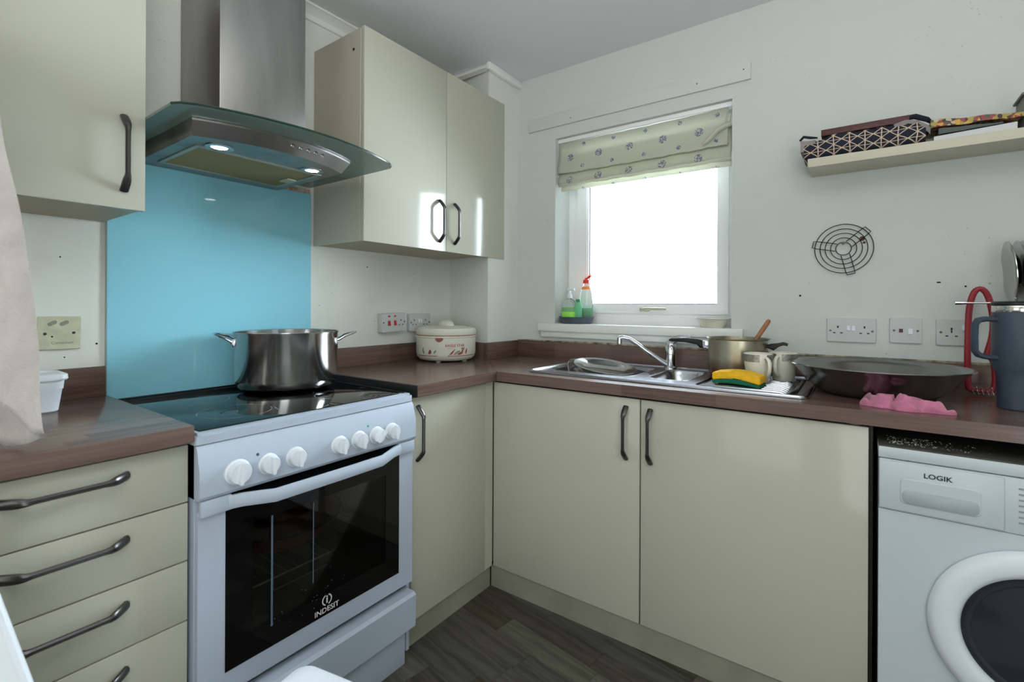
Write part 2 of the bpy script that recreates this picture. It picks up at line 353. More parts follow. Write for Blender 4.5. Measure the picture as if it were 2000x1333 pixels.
# ------------------------------------------------------------------ handles
def handle_A(parent, x, y, z, L=.19, vertical=True, axis='A', name='handle'):
    """D handle standing off a face. axis A: face looks +x; axis B: face looks -y; (y or x, z) = centre."""
    n = 22; pts = []; ws = []; ts = []
    for i in range(n+1):
        s = -1+2*i/n; a = abs(s); off = .031 if a < .60 else .031*(1-((a-.60)/.40)**1.35)+.0015
        w = .0105 if a < .58 else .0105+.0075*min(1, (a-.58)/.18); th = .011 if a < .58 else .0125
        q = s*L/2
        if axis == 'A': p = V((x+off, y, z+q)) if vertical else V((x+off, y+q, z))
        else: p = V((x+(0 if vertical else q), y-off, z+(q if vertical else 0)))
        pts.append(p); ws.append(w); ts.append(th)
    wd = ((0, 1, 0) if vertical else (0, 0, 1)) if axis == 'A' else ((1, 0, 0) if vertical else (0, 0, 1))
    b = MB(); b.strap(pts, ws, ts, wd); return b.build(name, PEWTER, parent, 40)

# ------------------------------------------------------------------ wall cabinets
ZB, ZT = 1.432, 2.246
wc = thing('wall_cabinet', 'cream wall cabinet left of the extractor hood, cut by the left edge of the photo', 'cabinet', (0, -1.96, ZB))
b = MB(); b.box(.002, .309, -2.21, -1.712, ZB, ZT, .001, 1); b.build('carcass', CREAMD, wc)
d = MB(); d.box(.311, .33, -2.207, -1.709, ZB-.004, ZT, .0015); d = d.build('door', CREAM, wc); handle_A(d, .33, -1.755, 1.568)
wl = thing('wall_cabinet', 'cream wall cabinet outside the left edge with its door swung open, holding the towel', 'cabinet', (0, -2.37, ZB))
b = MB(); b.box(.002, .309, -2.52, -2.214, ZB, ZT, .001, 1); b.build('carcass', CREAMD, wl)
d = MB(); d.box(0, .019, 0, -.30, ZB, ZT, .0015); d.xf(Matrix.Translation((.318, -2.225, 0)) @ Matrix.Rotation(math.radians(118), 4, 'Z')); dl = d.build('door', CREAM, wl)
wr = thing('wall_cabinet', 'cream double-door wall cabinet right of the extractor hood', 'cabinet', (0, -.57, ZB))
b = MB(); b.box(.002, .309, -1.018, -.275, ZB, ZT-.01, .001, 1); b.box(.328 if 0 else .3255, .3095, -1.0, -.13, ZB+.0, ZT-.012) if 0 else None
b.box(.326, .309, -1.018, -.13, ZB, ZB+.018) if 0 else None
b.build('carcass', CREAMD, wr)
b = MB(); b.box(.002, .311, -1.0235, -1.0185, ZB-.004, ZT-.004, .001, 1); b.build('end_panel', mat('pale_end_panel', (190, 184, 166), .35), wr)
b = MB(); b.cyl((.27, -1.0236, 2.17), (.27, -1.026, 2.17), .005, seg=10); b.build('screw_cap', BLACK, wr)
for y0, y1, hy in ((-1.021, -.573, -.616), (-.570, -.131, -.517)):
    d = MB(); d.box(.312, .331, y0, y1, ZB-.004, ZT, .0015); d = d.build('door', CREAM, wr); handle_A(d, .331, hy, 1.56, .185)

# ------------------------------------------------------------------ base cabinets
du = thing('drawer_unit', 'cream base unit with four stacked drawers left of the cooker', 'cabinet', (.3, -1.96, 0))
b = MB(); b.box(.02, .584, -2.26, -1.712, .09, .869); b.build('carcass', CREAMD, du, 0)
zs = [.863, .729, .5955, .4585, .10]
zs = [.863, .730, .596, .459, .325, .10]
for k in range(5):
    if k == 4: continue
    z1, z0 = zs[k]-.0015, zs[k+1]+.0015
    if k == 3: z0 = .097
    f = MB(); f.box(.586, .605, -2.257, -1.709, z0, z1, .0015); f = f.build('drawer_front', CREAM, du); handle_A(f, .605, -1.918, (.826, .691, .553, .416)[k]-.002, .19, False)
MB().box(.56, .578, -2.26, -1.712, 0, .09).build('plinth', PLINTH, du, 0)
cu = thing('base_cabinet', 'cream single-door base cabinet between the cooker and the corner', 'cabinet', (.3, -.82, 0))
MB().box(.02, .584, -1.028, -.30, .09, .869).build('carcass', CREAMD, cu, 0)
d = MB(); d.box(.586, .605, -1.028, -.6225, .09, .863, .0015); d = d.build('door', CREAM, cu); handle_A(d, .605, -1.0, .738)
MB().box(.586, .604, -.6205, -.572, .09, .865, .001, 1).build('corner_post', CREAM, cu)
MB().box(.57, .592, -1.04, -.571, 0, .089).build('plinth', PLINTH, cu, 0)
su = thing('sink_cabinet', 'wide cream two-door base cabinet under the sink', 'cabinet', (1.25, -.3, 0))
b = MB(); b.box(.607, .66, -.551, -.03, .09, .72); b.box(1.835, 1.857, -.551, -.03, .09, .868); b.box(.66, 1.835, -.551, -.03, .09, .11); b.box(.66, 1.835, -.04, -.03, .11, .72)
b.build('carcass', CREAMD, su, 0)
for x0, x1, hx in ((.6085, 1.2425, 1.194), (1.2475, 1.876, 1.281)):
    d = MB(); d.box(x0, x1, -.571, -.552, .091, .863, .0015); d = d.build('door', CREAM, su); handle_A(d, hx, -.571, .742, .183, True, 'B')
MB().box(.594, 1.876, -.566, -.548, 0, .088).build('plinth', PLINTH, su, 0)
MB().box(1.8765, 1.8855, -.55, -.02, 0, .868).build('side_panel', mat('dark_melamine', (34, 33, 31), .6), su, 0)

# ------------------------------------------------------------------ worktops
WT0, WT1 = .871, .91
wk = thing('worktop', 'brown wood-effect worktop left of the cooker over the drawers', 'worktop', (.3, -2.0, WT0))
MB().box(.018, .635, -2.3, -1.707, WT0, WT1, .003).build('board', WOODY, wk)
MB().box(.001, .017, -2.3, -1.709, WT1-.02, .997, .002).build('upstand', WOODY, wk)
wk = thing('worktop', 'brown wood-effect worktop between the cooker and the corner, under the white food warmer', 'worktop', (.3, -.8, WT0))
b = MB(); b.prism([(.018, -1.025), (.632, -1.025), (.632, -.585), (.346, -.28), (.018, -.21)], 'z', WT0, WT1); b.build('board', WOODY, wk, 0)
MB().box(.02, .634, -1.032, -1.0252, WT0-.002, WT1-.001, .002).build('end_strip', BLACK, wk)
tag(bpy.data.objects['end_strip'], 'black end strip of the worktop beside the hob')
b = MB(); b.box(.001, .017, -1.03, -.212, WT1-.02, .994, .002); b.build('upstand', WOODY, wk)
b = MB(); b.prism([(.02, -.2085), (.02, -.195-.0035), (.3245, -.2615), (.342, -.2635), (.342, -.2785)], 'z', WT1-.02, .994); b.build('upstand', WOODY, wk, 0)
SX0, SX1, SY0, SY1 = .735, 1.735, -.515, -.035
wk = thing('worktop', 'long brown wood-effect worktop under the window holding the sink and dishes', 'worktop', (1.5, -.3, WT0))
MB().plate([(.633, -.585), (2.62, -.585), (2.62, -.019), (.348, -.019), (.348, -.279)], [[(SX0+.02, SY0+.02), (SX1-.02, SY0+.02), (SX1-.02, SY1-.02), (SX0+.02, SY1-.02)]], 'z', WT0, WT1).build('board', WOODX, wk, 0)
b = MB(); b.box(.343, 2.62, -.0185, -.001, WT1-.02, .996, .002); b.build('upstand', WOODX, wk)
MB().box(.327, .3425, -.277, -.0005, WT1-.02, .996, .002).build('upstand', WOODY, wk)
b = MB(); b.tube([(.34, -.010, .999), (.8, -.008, 1.001), (1.5, -.008, .999), (2.2, -.009, 1.0), (2.6, -.01, .999)], [.003, .006, .005, .006, .003], 6); b.build('sealant_bead', mat('dirty_sealant', (176, 164, 142), .8, var=.7, vscale=40, var2=(96, 80, 62)), wk)

# ------------------------------------------------------------------ sink
sk = thing('sink', 'stainless steel sink with a large bowl, a small bowl and a ribbed drainer', 'sink', (1.235, -.275, .91))
ZS = .915
bw1 = (.785, 1.145, -.425, -.09); bw2 = (1.20, 1.355, -.40, -.10)
b = MB(); b.plate(rrect(SX0, SX1, SY0, SY1, .03), [rrect(*bw1, .05), rrect(*bw2, .04), rrect(1.395, SX1-.035, SY0+.045, SY1-.045, .03)], 'z', ZS-.0035, ZS)
b.build('deck', SINKM, sk, 30)
b = MB(); ring = rrect(SX0+.008, SX1-.008, SY0+.008, SY1-.008, .026, 6); b.tube([(p[0], p[1], ZS) for p in ring], .005, 6, closed=True)
b.build('raised_rim', SINKM, sk)
for bw, dep in ((bw1, .15), (bw2, .09)):
    rg = []
    for ins, z in ((-.003, ZS+.0005), (0, ZS-.004), (.006, ZS-.02), (.012, ZS-dep+.02), (.03, ZS-dep)):
        rg.append([V((p[0], p[1], z)) for p in rrect(bw[0]+ins, bw[1]-ins, bw[2]+ins, bw[3]-ins, .048-ins*.3)])
    b = MB(); vs = [[b.bm.verts.new(p) for p in r] for r in rg]
    for i in range(len(vs)-1):
        for j in range(len(vs[0])): b.bm.faces.new((vs[i][j], vs[i][(j+1) % len(vs[0])], vs[i+1][(j+1) % len(vs[0])], vs[i+1][j]))
    b.bm.faces.new(vs[-1]); bo = b.build('bowl', SINKM, sk, 50, solid=.001)
    b = MB(); cx, cy = (bw[0]+bw[1])/2, (bw[2]+bw[3])/2; b.lathe([(.0, ZS-dep+.002), (.03, ZS-dep+.003), (.034, ZS-dep+.001)], (cx, cy, 0), seg=24, caps=False); b.build('waste', CHROME, bo)
b = MB(); b.plate(rrect(1.393, SX1-.033, SY0+.043, SY1-.043, .03), [], 'z', ZS-.009, ZS-.006); 
dr = b.build('drainer', SINKM, sk, 30)
for k in range(11):
    y = SY0+.075+k*.034; b = MB(); b.tube([(1.41, y, ZS-.006), (1.425, y, ZS-.002), (1.65, y, ZS-.002), (1.665, y, ZS-.006)], [.003, .0055, .0055, .003], 8); b.build('rib', SINKM, dr)
b = MB(); b.tube([(1.678, SY0+.055, ZS-.003), (1.69, -.4, ZS-.001), (1.69, -.15, ZS-.001), (1.678, SY1-.055, ZS-.003)], .006, 8); b.build('rib', SINKM, dr)
# tap
tp = thing('mixer_tap', 'chrome single-lever mixer tap with a long swivel spout over the big bowl', 'tap', (1.19, -.068, ZS))
MB().lathe([(.0, 0), (.028, 0), (.028, .006), (.023, .01), (.0225, .06), (.024, .062), (.024, .098), (.019, .108), (0, .11)], (1.19, -.068, ZS), seg=28).build('body', CHROME, tp)
b = MB(); b.tube([(1.178, -.08, .935), (1.15, -.1, .955), (1.10, -.125, .99), (1.065, -.14, 1.02), (1.035, -.152, 1.04), (1.01, -.16, 1.046), (.993, -.163, 1.042)], [.011, .0095, .0095, .0095, .0095, .010, .011], 12)
b.build('spout', CHROME, tp); MB().cyl((.994, -.163, 1.045), (.994, -.163, 1.018), .0115).build('aerator', CHROME, tp)
b = MB(); b.tube([(1.17, -.072, 1.018), (1.195, -.07, 1.036), (1.235, -.07, 1.05), (1.275, -.072, 1.054)], [.012, .017, .011, .007], 12); b.build('lever', CHROME, tp)

# ------------------------------------------------------------------ cooker
CY0, CY1 = -1.703, -1.05; CX = .633
ck = thing('cooker', 'white freestanding electric cooker with black ceramic hob', 'cooker', (.33, -1.377, 0))
b = MB(); b.box(.05, CX-.012, CY0, CY0+.012, .02, .862); b.box(.05, CX-.012, CY1-.012, CY1, .02, .862); b.box(.05, .062, CY0, CY1, .02, .862); b.box(.062, CX-.06, CY0+.012, CY1-.012, .72, .86); b.box(.062, CX-.06, CY0+.012, CY1-.012, .02, .25)
b.build('body', WHITEP, ck, 0)
b = MB(); b.plate(rrect(.028, CX, CY0-.002, CY1+.002, .008, 3), [], 'z', .862, .888); b.bm.faces.ensure_lookup_table()
bmesh.ops.bevel(b.bm, geom=[ed for ed in b.bm.edges if abs(ed.verts[0].co.z-.888) < 1e-4 and abs(ed.verts[1].co.z-.888) < 1e-4 and len(ed.link_faces) == 2 and ed.calc_face_angle(0) > 1], offset=.007, segments=2, affect='EDGES')
b.build('hob_surround', WHITEP, ck)
hb = MB().box(.046, CX-.022, CY0+.014, CY1-.014, .8865, .8905, .0015).build('hob_glass', BLACKG, ck)
SCR = mat('scratch_white', (150, 165, 172), .5)
b = MB()
def arc(cx, cy, r, a0, a1, w=.0008):
    n = 18; p = [(cx+r*math.cos(math.radians(a0+(a1-a0)*i/n)), cy+r*math.sin(math.radians(a0+(a1-a0)*i/n)), .8908) for i in range(n+1)]
    for i in range(n):
        a, c_ = V(p[i]), V(p[i+1]); d_ = (c_-a).normalized(); q = V((-d_.y, d_.x, 0))*w
        b.bm.faces.new([b.bm.verts.new(v) for v in (a+q, c_+q, c_-q, a-q)])
for cx, cy, r in ((.46, -1.54, .09), (.47, -1.22, .075), (.22, -1.53, .075), (.2, -1.23, .105)):
    for k in range(4): arc(cx, cy, r, k*90+12, k*90+78)
b.build('burner_ring', SCR, hb)['kind'] = 'stuff'
b = MB()
for x, y, L, a in ((.33, -1.53, .05, 60), (.40, -1.60, .035, 20), (.28, -1.6, .04, 75), (.5, -1.45, .05, -15), (.42, -1.1, .03, 70), (.52, -1.62, .045, 40)):
    d_ = V((math.cos(math.radians(a)), math.sin(math.radians(a)), 0)); q = V((-d_.y, d_.x, 0))*.0009; p = V((x, y, .8909)); b.bm.faces.new([b.bm.verts.new(v) for v in (p+q, p+d_*L, p-q, p-d_*L*.2)])
b.build('scratch', SCR, hb)['kind'] = 'stuff'
# control panel: slightly sloping front
b = MB(); b.prism([(CX-.05, .86), (CX-.004, .86), (CX+.004, .852), (CX+.018, .80), (CX+.018, .745), (CX+.012, .737), (CX-.05, .737)], 'y', CY0, CY1)
bmesh.ops.bevel(b.bm, geom=[ed for ed in b.bm.edges if ed.calc_face_angle(0) > 1 and abs(ed.verts[0].co.y-ed.verts[1].co.y) < 1e-5], offset=.008, segments=3, affect='EDGES')
cp = b.build('control_panel', WHITEP, ck)
knob_y = [-1.622, -1.548, -1.477, -1.345, -1.279, -1.215, -1.156]
for i, y in enumerate(knob_y):
    r = .026 if i == 0 else .022; z = .785; x0 = CX+.017
    k = MB().lathe([(r+.004, 0), (r+.004, .004), (r+.002, .006), (r, .0065), (r, .02), (r-.002, .023), (0, .024)], (x0, y, z), 'x', 28).build('knob', WHITEPL, cp)
    a = math.radians(40 if i == 5 else 90 if i else 80); b = MB(); dv = V((0, math.cos(a), math.sin(a))); pv = V((0, -dv.z, dv.y)); rings = []
    for s, w in ((-1, .004), (-.6, .0065), (.6, .0065), (1, .004)):
        c_ = V((x0+.024, y, z))+dv*s*r*.95; rings.append([c_+pv*w+V((-.01, 0, 0)), c_+pv*w*.8+V((.011, 0, 0)), c_-pv*w*.8+V((.011, 0, 0)), c_-pv*w+V((-.01, 0, 0))])
    b.loft(rings); b.build('grip', WHITEPL, k)
MB().lathe([(.004, 0), (.0035, .0015), (0, .002)], (CX+.014, -1.572, .813), 'x', 12).build('indicator', mat('grey_lens', (80, 84, 92), .3), cp)
MB().lathe([(.0035, 0), (.003, .0015), (0, .002)], (CX+.013, -1.241, .817), 'x', 12).build('indicator', mat('green_lens', (30, 170, 110), .3), cp)
# door
dz0, dz1 = .257, .728
dr_ = MB(); dr_.plate([(CY0+.002, dz0), (CY1-.002, dz0), (CY1-.002, dz1-.02), (CY0+.002, dz1-.02)], [[(-1.64, .312), (-1.112, .312), (-1.112, .70), (-1.64, .70)]], 'x', CX-.018, CX+.004)
od = dr_.build('oven_door', WHITEP, ck, 0)
dg = MB(); dg.plate([(-1.642, .310), (-1.110, .310), (-1.110, .722), (-1.642, .722)], [[(-1.578, .37), (-1.165, .37), (-1.165, .645), (-1.578, .645)]], 'x', CX-.016, CX+.0045); dg.build('door_glass', BLACKG, od, 0)
SM = bpy.data.materials.new('smoked_oven_glass'); SM.use_nodes = True; t = SM.node_tree; t.nodes.remove(t.nodes['Principled BSDF'])
tr = nd(t, 'ShaderNodeBsdfTransparent'); tr.inputs[0].default_value = (.62, .62, .60, 1); gl = nd(t, 'ShaderNodeBsdfGlossy'); gl.inputs['Roughness'].default_value = .03; fr = nd(t, 'ShaderNodeFresnel'); mx = nd(t, 'ShaderNodeMixShader')
t.links.new(fr.outputs[0], mx.inputs[0]); t.links.new(tr.outputs[0], mx.inputs[1]); t.links.new(gl.outputs[0], mx.inputs[2]); t.links.new(mx.outputs[0], t.nodes['Material Output'].inputs[0])
MB().box(CX-.002, CX+.003, -1.580, -1.163, .368, .647).build('viewing_window', SM, od, 0)
SMEAR = mat('dried_drip', (84, 100, 118), .6)
for y, z0_, z1_, w in ((-1.53, .365, .645, .0024), (-1.415, .42, .64, .0012)):
    b = MB(); b.box(CX+.0047, CX+.0051, y-w, y+w, z0_, z1_); b.lathe([(w*1.5, 0), (0, .0006)], (CX+.0046, y, z0_), 'x', 10); b.build('dried_drip', SMEAR, od)
b = MB()
for k in range(26): y = -1.46+random.gauss(.06, .06); z = .36+random.gauss(.02, .03); r = random.uniform(.0007, .0016); b.lathe([(r, 0), (0, .0006)], (CX+.0046, min(max(y, -1.6), -1.15), max(z, .32)), 'x', 6)
b.build('splash_spot', SMEAR, od)['kind'] = 'stuff'
hd = MB()
for (ya, yb) in ((CY0+.004, -1.632), (-1.122, CY1-.004)): hd.box(CX, CX+.016, ya, yb, .698, .735, .003)
P4 = [(-1.64, .012, .716), (-1.61, .02, .716), (-1.545, .048, .712), (-1.35, .05, .712), (-1.215, .048, .712), (-1.145, .02, .716), (-1.115, .012, .716)]
hd.strap([(CX+x, y, z) for y, x, z in P4], [.032]*7, [.014]*7, (0, 0, 1)); hd.build('handle', WHITEP, od)
LOGO = mat('logo_white', (225, 225, 225), .5)
text_mb('INDESIT', .0205, (CX+.0047, -1.372, .325), (0, 1, 0), (0, 0, 1), bold=.0003, sx=1.05).build('logo_lettering', LOGO, od, 0)
b = text_mb('i', .03, (CX+.0047, -1.372, .353), (0, 1, 0), (0, 0, 1), bold=.0008)
for a0, a1, r in ((110, 250, .0155), (-70, 70, .0155)):
    n = 14
    for i in range(n):
        q = []
        for k, rr in ((i, r), (i+1, r), (i+1, r-.0032), (i, r-.0032)):
            a = math.radians(a0+(a1-a0)*k/n); q.append(b.bm.verts.new((CX+.0051, -1.372+rr*math.cos(a), .352+rr*math.sin(a))))
        b.bm.faces.new(q)
b.build('logo_emblem', LOGO, od, 0)
# drawer and plinth
b = MB(); b.prism([(CX-.02, .236), (CX+.026, .236), (CX+.036, .228), (CX+.034, .125), (CX+.026, .117), (CX-.02, .117)], 'y', CY0-.01, CY1-.013); 
bmesh.ops.bevel(b.bm, geom=[ed for ed in b.bm.edges if ed.calc_face_angle(0) > 1 and abs(ed.verts[0].co.y-ed.verts[1].co.y) < 1e-5], offset=.004, segments=2, affect='EDGES'); b.build('storage_drawer', WHITEP, ck)
MB().box(.56, CX+.008, CY0+.02, CY1-.035, 0, .116, .002).build('kick_panel', WHITEP, ck)
# oven cavity and rack
CAV = mat('oven_enamel', (96, 98, 94), .45)
b = MB(); t_ = .004; x0, x1, y0, y1, z0, z1 = .1, CX-.03, -1.62, -1.13, .30, .69
for q in ((x0, x1, y0, y0+t_, z0, z1), (x0, x1, y1-t_, y1, z0, z1), (x0, x0+t_, y0, y1, z0, z1), (x0, x1, y0, y1, z0, z0+t_), (x0, x1, y0, y1, z1-t_, z1)): b.box(*q)
b.build('oven_cavity', CAV, ck, 0)
b = MB(); zr = .452; b.tube([(.12, -1.612, zr), (.585, -1.612, zr), (.585, -1.138, zr), (.12, -1.138, zr)], .003, 6, closed=True)
for k in range(14): y = -1.59+k*.033; b.cyl((.12, y, zr), (.585, y, zr), .0009, seg=6)
b.tube([(.587, -1.5, zr-.003), (.59, -1.5, zr-.03), (.59, -1.22, zr-.03), (.587, -1.22, zr-.003)], .0022, 6)
b.build('oven_rack', mat('rack_wire', (190, 186, 170), .3, metal=.9), ck)
od2 = thing('baking_dish', 'round terracotta brown dish on the rack inside the oven', 'dish', (.38, -1.38, zr+.002))
MB().lathe([(.10, .004), (.15, .03), (.185, .075), (.192, .078), (.188, .08), (.18, .075), (.145, .034), (0, .012)], (.38, -1.38, zr), seg=48).build('dish_body', mat('terracotta', (150, 74, 48), .45), od2)
b = MB(); b.lathe([(.192, .078), (.195, .081), (.192, .085), (.186, .081)], (.38, -1.38, zr), seg=48, caps=False); b.build('dish_rim', BLACK, od2)

# ------------------------------------------------------------------ splashback
sp = thing('splashback', 'light blue glass splashback on the wall behind the cooker', 'splashback', (0, -1.37, .885))
MB().box(.0005, .007, -1.706, -1.037, .86, 1.642, .001, 1).build('glass_sheet', SPLASH, sp)
MB().box(.0002, .0075, -1.7085, -1.7062, .86, 1.642).build('edge_seal', mat('sealant_grey', (140, 156, 150), .6), sp, 0)
b = MB(); b.prism([(-1.15, 1.633), (-1.10, 1.622), (-1.085, 1.628), (-1.062, 1.634), (-1.04, 1.642), (-1.04, 1.66), (-1.16, 1.66)], 'x', .0003, .0035); b.build('torn_paint', mat('bare_plaster', (176, 128, 100), .9, var=.5, vscale=60, var2=(214, 206, 190)), sp, 0)
b = MB(); b.box(.0075, .013, -1.706, -1.037, .886, .893, .001); b.build('bottom_trim', BLACK, sp)

# ------------------------------------------------------------------ extractor hood
hd_ = thing('extractor_hood', 'stainless steel chimney extractor hood with a curved glass canopy and two lit lamps', 'extractor hood', (0, -1.375, 1.66))
GLZ = 1.668
CAN = bpy.data.materials.new('canopy_glass'); CAN.use_nodes = True; t = CAN.node_tree; t.nodes.remove(t.nodes['Principled BSDF'])
tr = nd(t, 'ShaderNodeBsdfTransparent'); tr.inputs[0].default_value = (.72, .80, .76, 1); gl = nd(t, 'ShaderNodeBsdfGlossy'); gl.inputs['Roughness'].default_value = .05
df = nd(t, 'ShaderNodeBsdfDiffuse'); df.inputs[0].default_value = (*s2l((160, 178, 166)), 1); fr = nd(t, 'ShaderNodeFresnel'); m0 = nd(t, 'ShaderNodeMixShader'); m0.inputs[0].default_value = .55; mx = nd(t, 'ShaderNodeMixShader')
t.links.new(tr.outputs[0], m0.inputs[1]); t.links.new(df.outputs[0], m0.inputs[2]); t.links.new(fr.outputs[0], mx.inputs[0]); t.links.new(m0.outputs[0], mx.inputs[1]); t.links.new(gl.outputs[0], mx.inputs[2]); t.links.new(mx.outputs[0], t.nodes['Material Output'].inputs[0])
def front(y, xe, xm, ya, yb): s = (y-ya)/(yb-ya)*2-1; return xe+(xm-xe)*(1-s*s)
ya, yb = -1.71, -1.04
outer = [(.004, ya), (.50, ya), (.522, ya+.012)]+[(front(ya+.012+(yb-ya-.024)*k/24, .525, .607, ya, yb), ya+.012+(yb-ya-.024)*k/24) for k in range(1, 24)]+[(.522, yb-.012), (.50, yb), (.004, yb)]
b = MB(); b.plate(outer, [], 'z', GLZ, GLZ+.007); gls = b.build('glass_canopy', CAN, hd_, 0)
EDG = mat('green_glass_edge', (40, 62, 54), .2)
b = MB(); b.tube([(x+.0006, y, GLZ+.0035) for x, y in outer[1:-1]], .0034, 6); b.build('glass_edge', EDG, gls)
# body
ba, bb_ = -1.648, -1.172; N = 20
def bodyring(z, ins, xe, xm):
    pts = [(.008, ba+ins)]+[(front(ba+(bb_-ba)*k/N, xe, xm, ba, bb_), (ba+ins)+(bb_-ba-2*ins)*k/N) for k in range(N+1)]+[(.008, bb_-ins)]
    return [V((x, y, z)) for x, y in pts]
b = MB(); b.loft([bodyring(GLZ-.001, 0, .455, .515), bodyring(GLZ-.006, 0, .455, .515), bodyring(1.630, .012, .425, .485)]); hbdy = b.build('hood_body', BRUSH, hd_, 30)
FIL = mat('grease_filter_mesh', (140, 132, 92), .6, metal=0); e = NT(FIL); X = e.xyz()
gx = e.math('SINE', e.math('MULTIPLY', X[0], 1100)); gy = e.math('SINE', e.math('MULTIPLY', X[1], 1100)); e.L(e.mix(e.ramp(e.math('MULTIPLY', gx, gy), -.2, .6), s2l((168, 150, 96)), s2l((70, 58, 26))), e.p.inputs['Base Color'])
f0 = MB(); f0.plate([(.075, -1.60), (.355, -1.60), (.355, -1.215), (.075, -1.215)], [[(.087, -1.588), (.343, -1.588), (.343, -1.227), (.087, -1.227)]], 'z', 1.6265, 1.632); f1_ = f0.build('filter_frame', mat('aluminium_edge', (176, 180, 170), .4, metal=.7), hbdy, 0)
MB().box(.085, .345, -1.59, -1.225, 1.629, 1.6318).build('filter_mesh', FIL, hbdy, 0)
MB().box(.17, .225, -1.262, -1.229, 1.6235, 1.629, .002).build('filter_latch', mat('latch_grey', (176, 182, 164), .5), hbdy)
LMP = mat('lamp_glow', (255, 255, 255), .3, emis=((.9, .95, 1.0), 14))
for y in (-1.552, -1.268):
    x = .385; lp = MB(); lp.lathe([(.022, 0), (.034, -.001), (.036, -.0035), (.024, -.005), (.022, -.003)], (x, y, 1.6298), seg=32, caps=False); lp = lp.build('lamp', CHROME, hbdy)
    MB().lathe([(.023, 0), (.020, -.003), (0, -.0045)], (x, y, 1.6298), seg=24).build('lamp_lens', LMP, hbdy)
for k in range(5):
    y = -1.405+k*.026; xs = front(y, .455, .515, ba, bb_)-.011
    MB().lathe([(.0065, 0), (.0065, .004), (.005, .006), (0, .0065)], (xs, y, 1.650), 'x', 14).build('button', CHROME, hbdy)
b = MB(); b.box(.004, .292, -1.513, -1.236, GLZ+.007, 2.245, .004); b.build('chimney', BRUSH, hd_)
b = MB(); b.box(.004, .286, -1.507, -1.242, 2.245, ZC-.001, .003); b.build('chimney', BRUSH, hd_)

# ------------------------------------------------------------------ sockets and switches
def slot(b, o, r, u, w, h, n, x, y, d=.0006): 
    c_ = V(o)+V(r)*x+V(u)*y; 
    rr, uu, nn = V(r)*w/2, V(u)*h/2, V(n)*d
    b.loft([[c_-rr-uu, c_+rr-uu, c_+rr+uu, c_-rr+uu], [c_-rr-uu+nn, c_+rr-uu+nn, c_+rr+uu+nn, c_-rr+uu+nn]])
PLATE = mat('socket_white', (200, 203, 201), .35); PLATE2 = mat('socket_ivory', (206, 206, 178), .45, var=.2, vscale=30)
def plate_thing(name, label, cat, face, c0, w, h, depth, pm, tilt=0, group=None):
    # face 'A': on the cooker wall (+x); 'B': on the window wall (-y). c0 = (along, z) centre
    if face == 'A': o, r, n = V((0, c0[0], c0[1])), V((0, 1, 0)), V((1, 0, 0))
    else: o, r, n = V((c0[0], 0, c0[1])), V((1, 0, 0)), V((0, -1, 0))
    u = V((0, 0, 1)); th = thing(name, label, cat, tuple(o), group)
    b = MB(); pts = rrect(-w/2, w/2, -h/2, h/2, .004, 3)
    T = Matrix.Rotation(tilt, 3, n)
    r, u = T @ r, T @ u
    b.loft([[o+r*p[0]*s+u*p[1]*s+n*d for p in pts] for s, d in ((1, .0005), (1, depth-.002), (.985, depth))]); b.build('face_plate', pm, th)
    return th, o+n*depth, r, u, n
def socket_marks(th, o, r, u, n, slots, screws, col=BLACK):
    for x, y, w, h in slots:
        b = MB(); slot(b, o, r, u, w, h, n, x, y); b.build('pin_slot', col, th, 0)
    for x, y in screws:
        b = MB(); b.cyl(o+r*x+u*y-n*.0005, o+r*x+u*y+n*.0008, .0038, seg=12); b.build('screw', PEWTER, th)
def uk(x, y): return [(x, y+.012, .005, .008), (x-.011, y-.010, .0075, .004), (x+.011, y-.010, .0075, .004)]
def rockers(th, o, r, u, n, xs, y=.008, m=None, w=.011, h=.019):
    for x in xs:
        b = MB(); c_ = o+r*x+u*y; rr, uu = r*w/2, u*h/2
        b.loft([[c_-rr-uu, c_+rr-uu, c_+rr+uu, c_-rr+uu], [c_-rr*.9-uu*.9+n*.004, c_+rr*.9-uu*.9+n*.004, c_+rr*.9+uu*.9+n*.0012, c_-rr*.9+uu*.9+n*.0012]]); b.build('rocker_switch', m or WHITEPL, th, 0)
t_ = plate_thing('double_socket', 'white double socket on the window wall, leftmost of the three plates', 'socket', 'B', (1.830, 1.099), .148, .086, .009, PLATE); socket_marks(*t_, uk(-.04, 0)+uk(.04, 0), [(-.063, -.002), (.063, -.002)]); rockers(*t_, (-.0075, .0075))
t_ = plate_thing('fused_switch', 'white switch plate with a dark red neon, between the two sockets on the window wall', 'switch', 'B', (1.986, 1.103), .088, .086, .009, PLATE); socket_marks(*t_, [], [(-.032, 0), (.032, 0)]); rockers(*t_, (.013,), -.002, None, .012, .02)
b = MB(); slot(b, t_[1], t_[2], t_[3], .011, .013, t_[4], -.013, 0, .0012); b.build('neon', mat('dark_red_neon', (72, 20, 34), .3), t_[0], 0)
t_ = plate_thing('single_socket', 'white single socket on the window wall, partly behind the dark tumbler handle', 'socket', 'B', (2.110, 1.101), .088, .086, .009, PLATE); socket_marks(*t_, [(-.005, .012, .005, .008), (-.005, .003, .004, .008), (-.017, -.012, .0075, .004), (.007, -.012, .0075, .004)], [(-.032, 0), (.033, 0)]); rockers(*t_, (.026,), .016, None, .011, .019)
t_ = plate_thing('cooker_switch', 'white cooker control unit with red switches and a socket, right of the blue splashback', 'switch', 'A', (-.617, 1.100), .147, .088, .034, PLATE, math.radians(1.5)); socket_marks(*t_, uk(.042, -.002), [(-.064, .002), (.064, .002)])
REDP = mat('red_plastic', (190, 36, 44), .35); rockers(*t_, (-.03, .006), -.002, REDP, .015, .024)
ON = mat('orange_neon', (170, 84, 66), .3)
